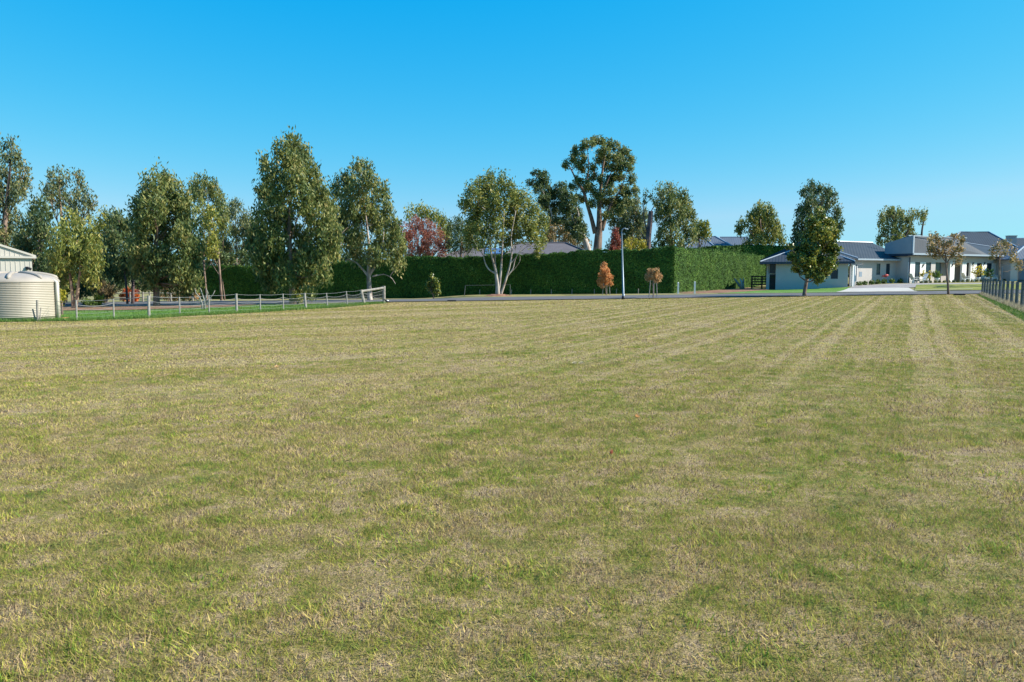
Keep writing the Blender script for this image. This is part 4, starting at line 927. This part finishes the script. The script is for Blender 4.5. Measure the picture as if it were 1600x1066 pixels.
# raised front block
vb = -1.5                       # block stands forward of the wing
uB0 = u_of(1421, vb); uB1 = u_of(1552, vb)
zE = ze2+.05
sections = [('w',1421,1429,0),('g',1429,1437,0),('w',1437,1446,0),('g',1446,1454,0),('w',1454,1461,.0),('g',1461,1469.5,.5),('w',1470,1484,.9),('w',1484,1491,0),('d',1491,1503,1.4),('w',1503,1509.5,0),('g',1509.5,1511,.25),('w',1511,1516,.9),('w',1516,1525.5,0),('g',1525.5,1533.5,0),('w',1533.5,1541,0),('g',1541,1549,0),('w',1549,1556,0),('g',1556,1561,0),('w',1561,1600,.0)]
fw = MB(); ghead = s2+2.30
for kind, a, b, rec in sections:
    ua, ub = u_of(a, vb+rec), u_of(b, vb+rec)
    if kind == 'w' and a not in (1454,1470,1511): MB().box(mf,ua,ub,vb+rec,vb+rec+.22,s2-.4,ghead).build('pier', M['white'], house)  # sunlight put into the colour: sunlit wall parts white, shaded sections greyer
    elif kind == 'w': fw.box(mf,ua,ub,vb+rec,vb+rec+.22,s2-.4,ghead)
    elif kind == 'd': fw.box(mf,ua,ub,vb+rec,vb+rec+.2,s2-.4,ghead)
    else: fw.box(mf,ua,ub,vb+rec,vb+rec+.22,s2-.4,s2+.35)
uE = u_of(1600, vb)
fw.box(mf,uB0,uE,vb+.03,vb+.24,ghead+.003,zE+.35)
fw.box(mf,uB0,uB0+.2,vb+.245,.3,s2-.4,zE+.3)
fw.box(mf,uE-.2,uE,vb+.25,6,s2-.4,zE+.3).box(mf,uB0,uE-.21,1.3,1.5,s2-.4,zE+.3)
fw.build('front_wall', M['render_wall'], house)
for kind, a, b, rec in sections:
    if kind == 'g': window(mf, house, u_of(a,vb+rec)+.01,u_of(b,vb+rec)-.01,s2+.36,ghead-.01,vb+rec+.06)
MB().tube([mf(uB0-.12,vb-.05,s2-.3), mf(uB0-.12,vb-.05,zE+.2)], .06, 8).build('downpipe', M['fascia'], house)
# eave slab, fascia and clad parapet box
MB().box(mf,uB0-.5,uE+.3,vb-.55,.5,zE+.36,zE+.55).build('eave', M['fascia'], house)
MB().box(mf,uB0-.52,uE+.3,vb-.66,vb-.56,zE+.42,zE+.60).build('gutter', M['trim'], house)
zP = W(1423,364,73.5).z
uP1 = u_of(1512, vb-.4)
sc = MB(); a0, b0_ = mf(uB0-.55,vb-.45,zE+.56), mf(uB0-.55,1.0,zE+.56); a1, b1_ = mf(uB0-.55,vb-.45,zP), mf(uB0-.55,1.0,zP-.7)
sc.add([a0,b0_,b1_,a1]+[(p[0]+.05,p[1],p[2]) for p in (a0,b0_,b1_,a1)], [(0,1,2,3),(7,6,5,4),(0,3,7,4),(1,0,4,5),(2,1,5,6),(3,2,6,7)])
sc.build('side_cladding', M['grey_wall'], house)
rp = roof_poly('front_roof', house, [[mf(uB0-.46,vb-.5,zE+.6),mf(uP1+3.5,vb-.5,zE+.6),mf(uP1+.2,vb+.9,zP-.02),mf(uB0-.46,vb+.0,zP-.02)],[mf(uB0-.46,vb+.0,zP-.02),mf(uP1+.2,vb+.9,zP-.02),mf(uP1+.2,1.0,zP-.75),mf(uB0-.46,1.0,zP-.75)]], M['metal_roof'])
MB().box(mf,uB0-.56,uB0-.36,vb-.62,vb-.5,zE+.56,zP+.02).box(mf,uB0-.56,uP1,vb-.12,vb-.02,zP-.03,zP+.06).build('edge_capping', M['trim'], rp)
# right hip roof of the same house
polys = hip(mf, uP1-.2, uE+4.8, vb-.5, 9.5, zE+.58, zE+2.2, uP1+1.2, uE-3.0)
hr_ = roof_poly('hip_roof', house, polys, M['metal_roof'])
MB().tube([mf(uE+4.8,vb-.5,zE+.64), mf(uE-3.0,(vb-.5+9.5)/2,zE+2.25)], .06, 6).build('ridge_capping', M['trim'], hr_)
p = W(1391,392,82); an = thing('tv_antenna', 'thin television antenna above the long house ridge', 'antenna', p)
MB().tube([p, W(1391,364,82)], .03, 6).build('mast', M['wire'], an)
e = MB(); top = W(1391,368,82)
e.tube([top+Vector((-.7,0,0)), top+Vector((.7,0,.1))], .02, 5)
for k in range(6): e.tube([top+Vector((-.6+k*.24,-.3,.0)), top+Vector((-.6+k*.24,.3,.04))], .015, 5)
e.build('elements', M['wire'], an)

def backhouse(label, Y, px0, px1, py_e, py_r, depth, rpx0, rpx1, wallmat, roofmat, ang=90, name='house', basez=None, ridge=True):
    a, b = W(px0,py_e,Y), W(px1,py_e,Y); w = b.x-a.x
    fr = frame((a.x,a.y), ang); gz = G(a.x,a.y)
    zr = W(rpx0,py_r,Y+depth/2).z
    root = thing(name, label, 'house', (a.x,a.y,gz))
    ww = MB(); ww.box(fr,.4,w-.4,.4,.6,gz,a.z-.05).box(fr,.4,w-.4,depth-.6,depth-.4,gz,a.z-.05).box(fr,.4,.6,.61,depth-.61,gz,a.z-.05).box(fr,w-.6,w-.4,.61,depth-.61,gz,a.z-.05)
    ww.build('wall', wallmat, root)
    k = (Y+depth/2)/Y
    r0u = W(rpx0,py_r,Y+depth/2).x-a.x; r1u = W(rpx1,py_r,Y+depth/2).x-a.x
    rr = roof_poly('roof', root, hip(fr,0,w,0,depth,a.z,zr,r0u,r1u), roofmat)
    MB().box(fr,0,w,-.08,-.01,a.z-.2,a.z+.02).build('gutter', M['fascia'], root)
    if ridge:
        A = [fr(0,0,a.z),fr(r0u,depth/2,zr),fr(r1u,depth/2,zr),fr(w,0,a.z)]
        MB().tube([Vector(p)+Vector((0,0,.05)) for p in A], .09, 6).build('ridge_capping', M['tile'] if roofmat == M['tile'] else M['trim'], rr)
    return root, fr, a, zr
h1, fr1, a1_, zr1 = backhouse('house behind the long hedge with grey tiled roof and solar panels', 84, 680,812,404,387,9,738,762,M['render_wall'],M['tile'])
# solar panels on the front slope
sp_ = MB(); dz = (zr1-a1_.z)/4.5
for k in range(3):
    u = W(757+k*10,395,84).x-a1_.x; sp_.add([fr1(u,1.6,a1_.z+1.6*dz+.12),fr1(u+.68,1.6,a1_.z+1.6*dz+.12),fr1(u+.68,3.9,a1_.z+3.9*dz+.12),fr1(u,3.9,a1_.z+3.9*dz+.12),fr1(u,1.6,a1_.z+1.6*dz+.05),fr1(u+.68,1.6,a1_.z+1.6*dz+.05),fr1(u+.68,3.9,a1_.z+3.9*dz+.05),fr1(u,3.9,a1_.z+3.9*dz+.05)],[(0,1,2,3),(4,7,6,5),(0,4,5,1),(1,5,6,2),(2,6,7,3),(3,7,4,0)])
sp_.build('solar_panel', M['solar'], h1)
backhouse('wide hipped tiled roof house behind the hedge, below the leaning dark gum', 82, 790,932,400,380,10,806,884,M['render_wall'],M['tile'])
backhouse('house with pale grey roof behind the sunlit hedge corner', 104, 1068,1122,390,372,9,1090,1100,M['white'],M['roof_light'])
backhouse('second grey-roofed house between the hedge corner and the two-topped gum', 112, 1096,1152,389,370,10,1110,1118,M['white'],M['roof_light'])
backhouse('pale wide-roofed house farthest behind the sunlit hedge', 124, 1118,1180,388,371,10,1124,1168,M['white'],M['roof_light'])
backhouse('large hip-roofed house rising behind the long house, left of the chimney', 100, 1478,1592,388,363,12,1500,1545,M['render_wall'],M['metal_roof'])
r_, f_, _, _ = backhouse('house with square grey chimney behind the thin young tree', 112, 1568,1650,386,373,10,1586,1640,M['render_wall'],M['metal_roof'])
c0 = W(1577,368,114); c1 = W(1589,368,114); cf = frame((c0.x,c0.y),90); cw = c1.x-c0.x
ch = MB().box(cf,0,cw,0,.8,2.,c0.z-.1).box(cf,-.06,cw+.06,-.06,.86,c0.z-.1,c0.z).build('chimney', M['grey_wall'], r_)
backhouse('blue-grey roofed outbuilding at the right edge beside the small tank', 84, 1578,1680,405,381,8,1606,1650,M['render_wall'],M['roof_light'])
t2 = gx(1606,76); tank('pale corrugated water tank cut by the right edge', t2.x, t2.y, t2.z+.1, .85, 2.1, .2, M['galv'], 40, 16, False)

# gate panel and wood by the garage
gp = gx(1174,84); fr = frame((gp.x,gp.y),92)
gt = thing('timber_gate', 'dark timber rail gate between the sunlit hedge and garage', 'gate', gp)
wd = W(1199,440,84).x-gp.x; zt = W(1174,431,84).z
for u in (0.,.62*wd,wd-.14): MB().box(fr,u,u+.14,-.05,.09,gp.z,zt).build('post', M['dark_timber'], gt)
for k in range(5):
    z = gp.z+.12+k*(zt-gp.z-.1)/4.6; MB().box(fr,.0,wd,-.09,-.055,z,z+.13).build('rail', M['dark_timber'], gt)
fr = frame((gx(1155,82).x, 82), 90); gz = G(fr(0,0,0)[0], 82)
sl = thing('timber_slab', 'grey weathered slab leaning at the foot of the sunlit hedge', 'timber', fr(0,0,gz))
MB().hexa([fr(-.5,.5,gz+.9+z) if False else p for z in (0,) for p in (fr(.2,-.2,gz),fr(.55,-.2,gz),fr(.55,.1,gz),fr(.2,.1,gz),fr(-.5,.2,gz+1.1),fr(-.4,.2,gz+1.2),fr(-.4,.3,gz+1.2),fr(-.5,.3,gz+1.1))]).build('board', M['pale_post'], sl)
st = gx(1160,81.5); s5 = thing('tree_stump', 'jagged pale stump between the leaning slab and timber gate', 'stump', st)
MB().tube([st, st+Vector((.02,0,.4)), st+Vector((-.08,0,.8)), st+Vector((-.25,0,1.15))], [.28,.22,.15,.04], 8).tube([st+Vector((0,0,.5)), st+Vector((.15,0,.9)), st+Vector((.12,0,1.2))], [.15,.1,.03], 7).build('trunk', M['bark_pale'], s5, True)

# ------------------------------------------------------------------ garden of the long house
def onfront(px, v): p = mf(u_of(px,v), v, 0); return Vector((p[0], p[1], G(p[0],p[1])))
def ball(px, v, r, label, mat, group=None, name='garden_shrub'):
    p = onfront(px, v); c_ = rng.normal(size=(90,3)); c_ /= np.linalg.norm(c_,axis=1,keepdims=True); c_ = c_*r*rng.uniform(.4,1,(90,1))+np.array((p.x,p.y,p.z+r*.8))
    V = leaves(c_, r*.7, r*.35, -.3); o = np_mesh(name, V, 4, mat, None, rng.uniform(0,1,len(V)), (p.x,p.y,p.z)); tag(o, label, 'shrub', group); return o
for i in range(22):
    ball(1440+i*7.2, vb-1.5, .17, 'small dark clipped plant in the row edging the front garden', M['gum_dark'], 'small edging plants along the long house')
sides = ['first from the garage','second from the garage','third, near the first window','below the gap between two windows','below the second window','next to the dark downpipe','last of the row, by the block corner']
for i, px in enumerate((1343,1352,1362,1372,1382,1394,1407)):
    ball(px, -.9, .30, 'low green bush under the wing wall, '+sides[i], M['shrub'])
def pot_plant(px, v, label, mat, ph=.45, h=.9, spread=.5):
    p = onfront(px, v); root = thing('potted_plant', label, 'potted plant', p)
    MB().lathe(p, [(.01,0),(.16,0),(.24,ph*.8),(.27,ph),(.22,ph),(.2,ph-.06),(.01,ph-.06)], 16).build('pot', M['pot_white'], root, True)
    n = 70; c_ = rng.normal(size=(n,3))*np.array((spread*.45,spread*.45,h*.22))+np.array((p.x,p.y,p.z+ph+h*.45))
    np_mesh('foliage', leaves(c_, .45, .12, -.2), 4, mat, root, rng.uniform(0,1,n))
    MB().tube([p+Vector((0,0,ph-.05)), p+Vector((.03,0,ph+h*.5))], .03, 6).build('stem', M['bark_brown'], root)
pot_plant(1447, vb-.7, 'yellow-green potted plant beside the white loungers', M['yellow_leaf'])
pot_plant(1464, vb-.7, 'dull green potted plant left of the brown-leaved street tree', M['shrub'], .5, .8)
pot_plant(1528, vb-.9, 'large yellow-leaved potted plant right of the entrance', M['yellow_leaf'], .5, 1.3, .6)
pot_plant(1543, vb-.9, 'yellow-green potted shrub between the last windows', M['shrub'], .5, .9, .6)
def chair(px, v, label, mir=1):
    p = onfront(px, v); fr = frame((p.x,p.y), 80); z = p.z
    root = thing('garden_chair', label, 'garden chair', p, None)
    s = mir
    MB().hexa([fr(-.3*s,-.25,z+.36),fr(.35*s,-.25,z+.40),fr(.35*s,.25,z+.40),fr(-.3*s,.25,z+.36),fr(-.3*s,-.25,z+.41),fr(.35*s,-.25,z+.45),fr(.35*s,.25,z+.45),fr(-.3*s,.25,z+.41)]).build('seat', M['white'], root)
    MB().hexa([fr(-.3*s,-.25,z+.4),fr(-.25*s,-.25,z+.4),fr(-.25*s,.25,z+.4),fr(-.3*s,.25,z+.4),fr(-.62*s,-.25,z+1.0),fr(-.57*s,-.25,z+1.0),fr(-.57*s,.25,z+1.0),fr(-.62*s,.25,z+1.0)]).build('backrest', M['white'], root)
    for u, vv, du in ((-.28,-.23,-.12),(-.28,.23,-.12),(.32,-.23,.08),(.32,.23,.08)):
        MB().tube([fr(u*s,vv,z+.38), fr((u+du)*s,vv,z)], .03, 6).build('leg', M['white'], root)
    for vv in (-.27,.27): MB().box(fr,-.4,.3,vv-.03,vv+.03,z+.6,z+.64).build('armrest', M['white'], root)
chair(1430, vb-.6, 'white slatted garden chair at the left corner of the front block')
chair(1440, vb-1.0, 'white garden chair between two dark front windows', -1)
chair(1511, vb-.6, 'white garden chair beside the house entrance')
chair(1552, vb-1.2, 'white garden chair near the right fence end')
def gecko(px, py, v, label):
    u = u_of(px, v); z = W(px,py, mf(u,v,0)[1]).z; m = MB()
    m.tube([mf(u-.22,v-.03,z-.28), mf(u-.1,v-.03,z-.05), mf(u+.02,v-.03,z+.06), mf(u+.2,v-.03,z+.14)], [.01,.05,.06,.03], 6)
    for du, dz_, s in ((-.08,-.02,-1),(.08,.08,-1),(-.08,-.02,1),(.08,.08,1)): m.tube([mf(u+du,v-.03,z+dz_), mf(u+du+.1*s*.6,v-.03,z+dz_-.12*s)], .018, 5)
    o = m.build('wall_ornament', M['black'], None, True); tag(o, label, 'wall ornament')
gecko(1441.5,415,vb,'black lizard ornament on the second white panel from the corner'); gecko(1487.5,414,vb,'black lizard ornament on the white panel left of the doorway')
gecko(1519,412.5,vb,'black lizard ornament on the broad panel right of the doorway'); gecko(1537,412,vb,'black lizard ornament on the panel between the last two windows')
for px, py, v, lab in ((1384,431,-.7,'red metal flamingo ornament below the wing windows'),(1576,427,vb-.5,'faded red flamingo ornament near the small right tank')):
    b_ = onfront(px, v); z = W(px,py,b_.y).z; root = thing('flamingo_ornament', lab, 'ornament', b_)
    m = MB(); c = Vector((b_.x,b_.y,z)); ell(m, c, (.28,.13,.15), tilt=.25)
    m.tube([c+Vector((-.22,0,.0)), c+Vector((-.34,0,.02)), c+Vector((-.36,0,-.1)), c+Vector((-.42,0,-.16))], [.06,.04,.04,.015], 7)
    m.build('body', M['red'], root, True)
    for s in (-.04,.05): MB().tube([c+Vector((s,0,-.1)), Vector((b_.x+s,b_.y,b_.z))], .012, 5).build('leg', M['red'], root)
p = pf(1.0,.35,0); mz = slab+1.35
tag(MB().box(pf,1.30,1.62,.35,.42,mz-.15,mz+.35).build('meter_box', M['trim']), 'pale grey meter box on the wall beside the garage door', 'meter box')

# ------------------------------------------------------------------ light, sky, camera
sd = bpy.data.lights.new('sun', 'SUN'); sd.energy = 4.2; sd.angle = R(.5); sd.color = (1,.93,.82)
so = bpy.data.objects.new('sun', sd); C.objects.link(so)
dv = Vector((math.sin(SUN_AZ)*math.cos(SUN_EL), math.cos(SUN_AZ)*math.cos(SUN_EL), math.sin(SUN_EL)))
so.rotation_euler = dv.to_track_quat('Z','Y').to_euler(); so.location = (60,-10,60)
wd_ = bpy.data.worlds.new('World'); bpy.context.scene.world = wd_; wd_.use_nodes = True
t = wd_.node_tree; bg = t.nodes['Background']
sk = t.nodes.new('ShaderNodeTexSky'); sk.sky_type = 'NISHITA'; sk.sun_disc = False; sk.sun_elevation = SUN_EL; sk.sun_rotation = SUN_AZ
sk.air_density = 1.0; sk.dust_density = .25; sk.ozone_density = 2.5; sk.altitude = 100
hs = t.nodes.new('ShaderNodeHueSaturation'); hs.inputs['Saturation'].default_value = 1.15; hs.inputs['Hue'].default_value = .485
t.links.new(sk.outputs[0], hs.inputs['Color'])
sp3 = t.nodes.new('ShaderNodeSeparateColor'); cb = t.nodes.new('ShaderNodeCombineColor'); t.links.new(hs.outputs[0], sp3.inputs[0])
for ci, (ca, cp) in enumerate(((.74,1.5),(.469,.6),(.491,.17))):   # deep autumn blue: grade the sky's own colours
    ch_ = math_(t, 'MULTIPLY', math_(t, 'POWER', math_(t, 'MULTIPLY', sp3.outputs[ci], .1), cp), ca*10)
    if ci == 0: ch_ = math_(t, 'MINIMUM', math_(t, 'SUBTRACT', ch_, .19), 1.75)
    t.links.new(math_(t, 'MAXIMUM', ch_, .01), cb.inputs[ci])
t.links.new(cb.outputs[0], bg.inputs[0]); bg.inputs[1].default_value = .092
cd = bpy.data.cameras.new('camera'); cd.lens = 27; cd.sensor_width = 36; cd.clip_end = 6000; cd.clip_start = .1
co = bpy.data.objects.new('camera', cd); C.objects.link(co); co.location = (0,0,H0); co.rotation_euler = (R(90)-PITCH, 0, 0)
sc_ = bpy.context.scene; sc_.camera = co
sc_.view_settings.view_transform = 'Standard'; sc_.view_settings.look = 'None'; sc_.view_settings.exposure = 1.2; sc_.view_settings.gamma = 1
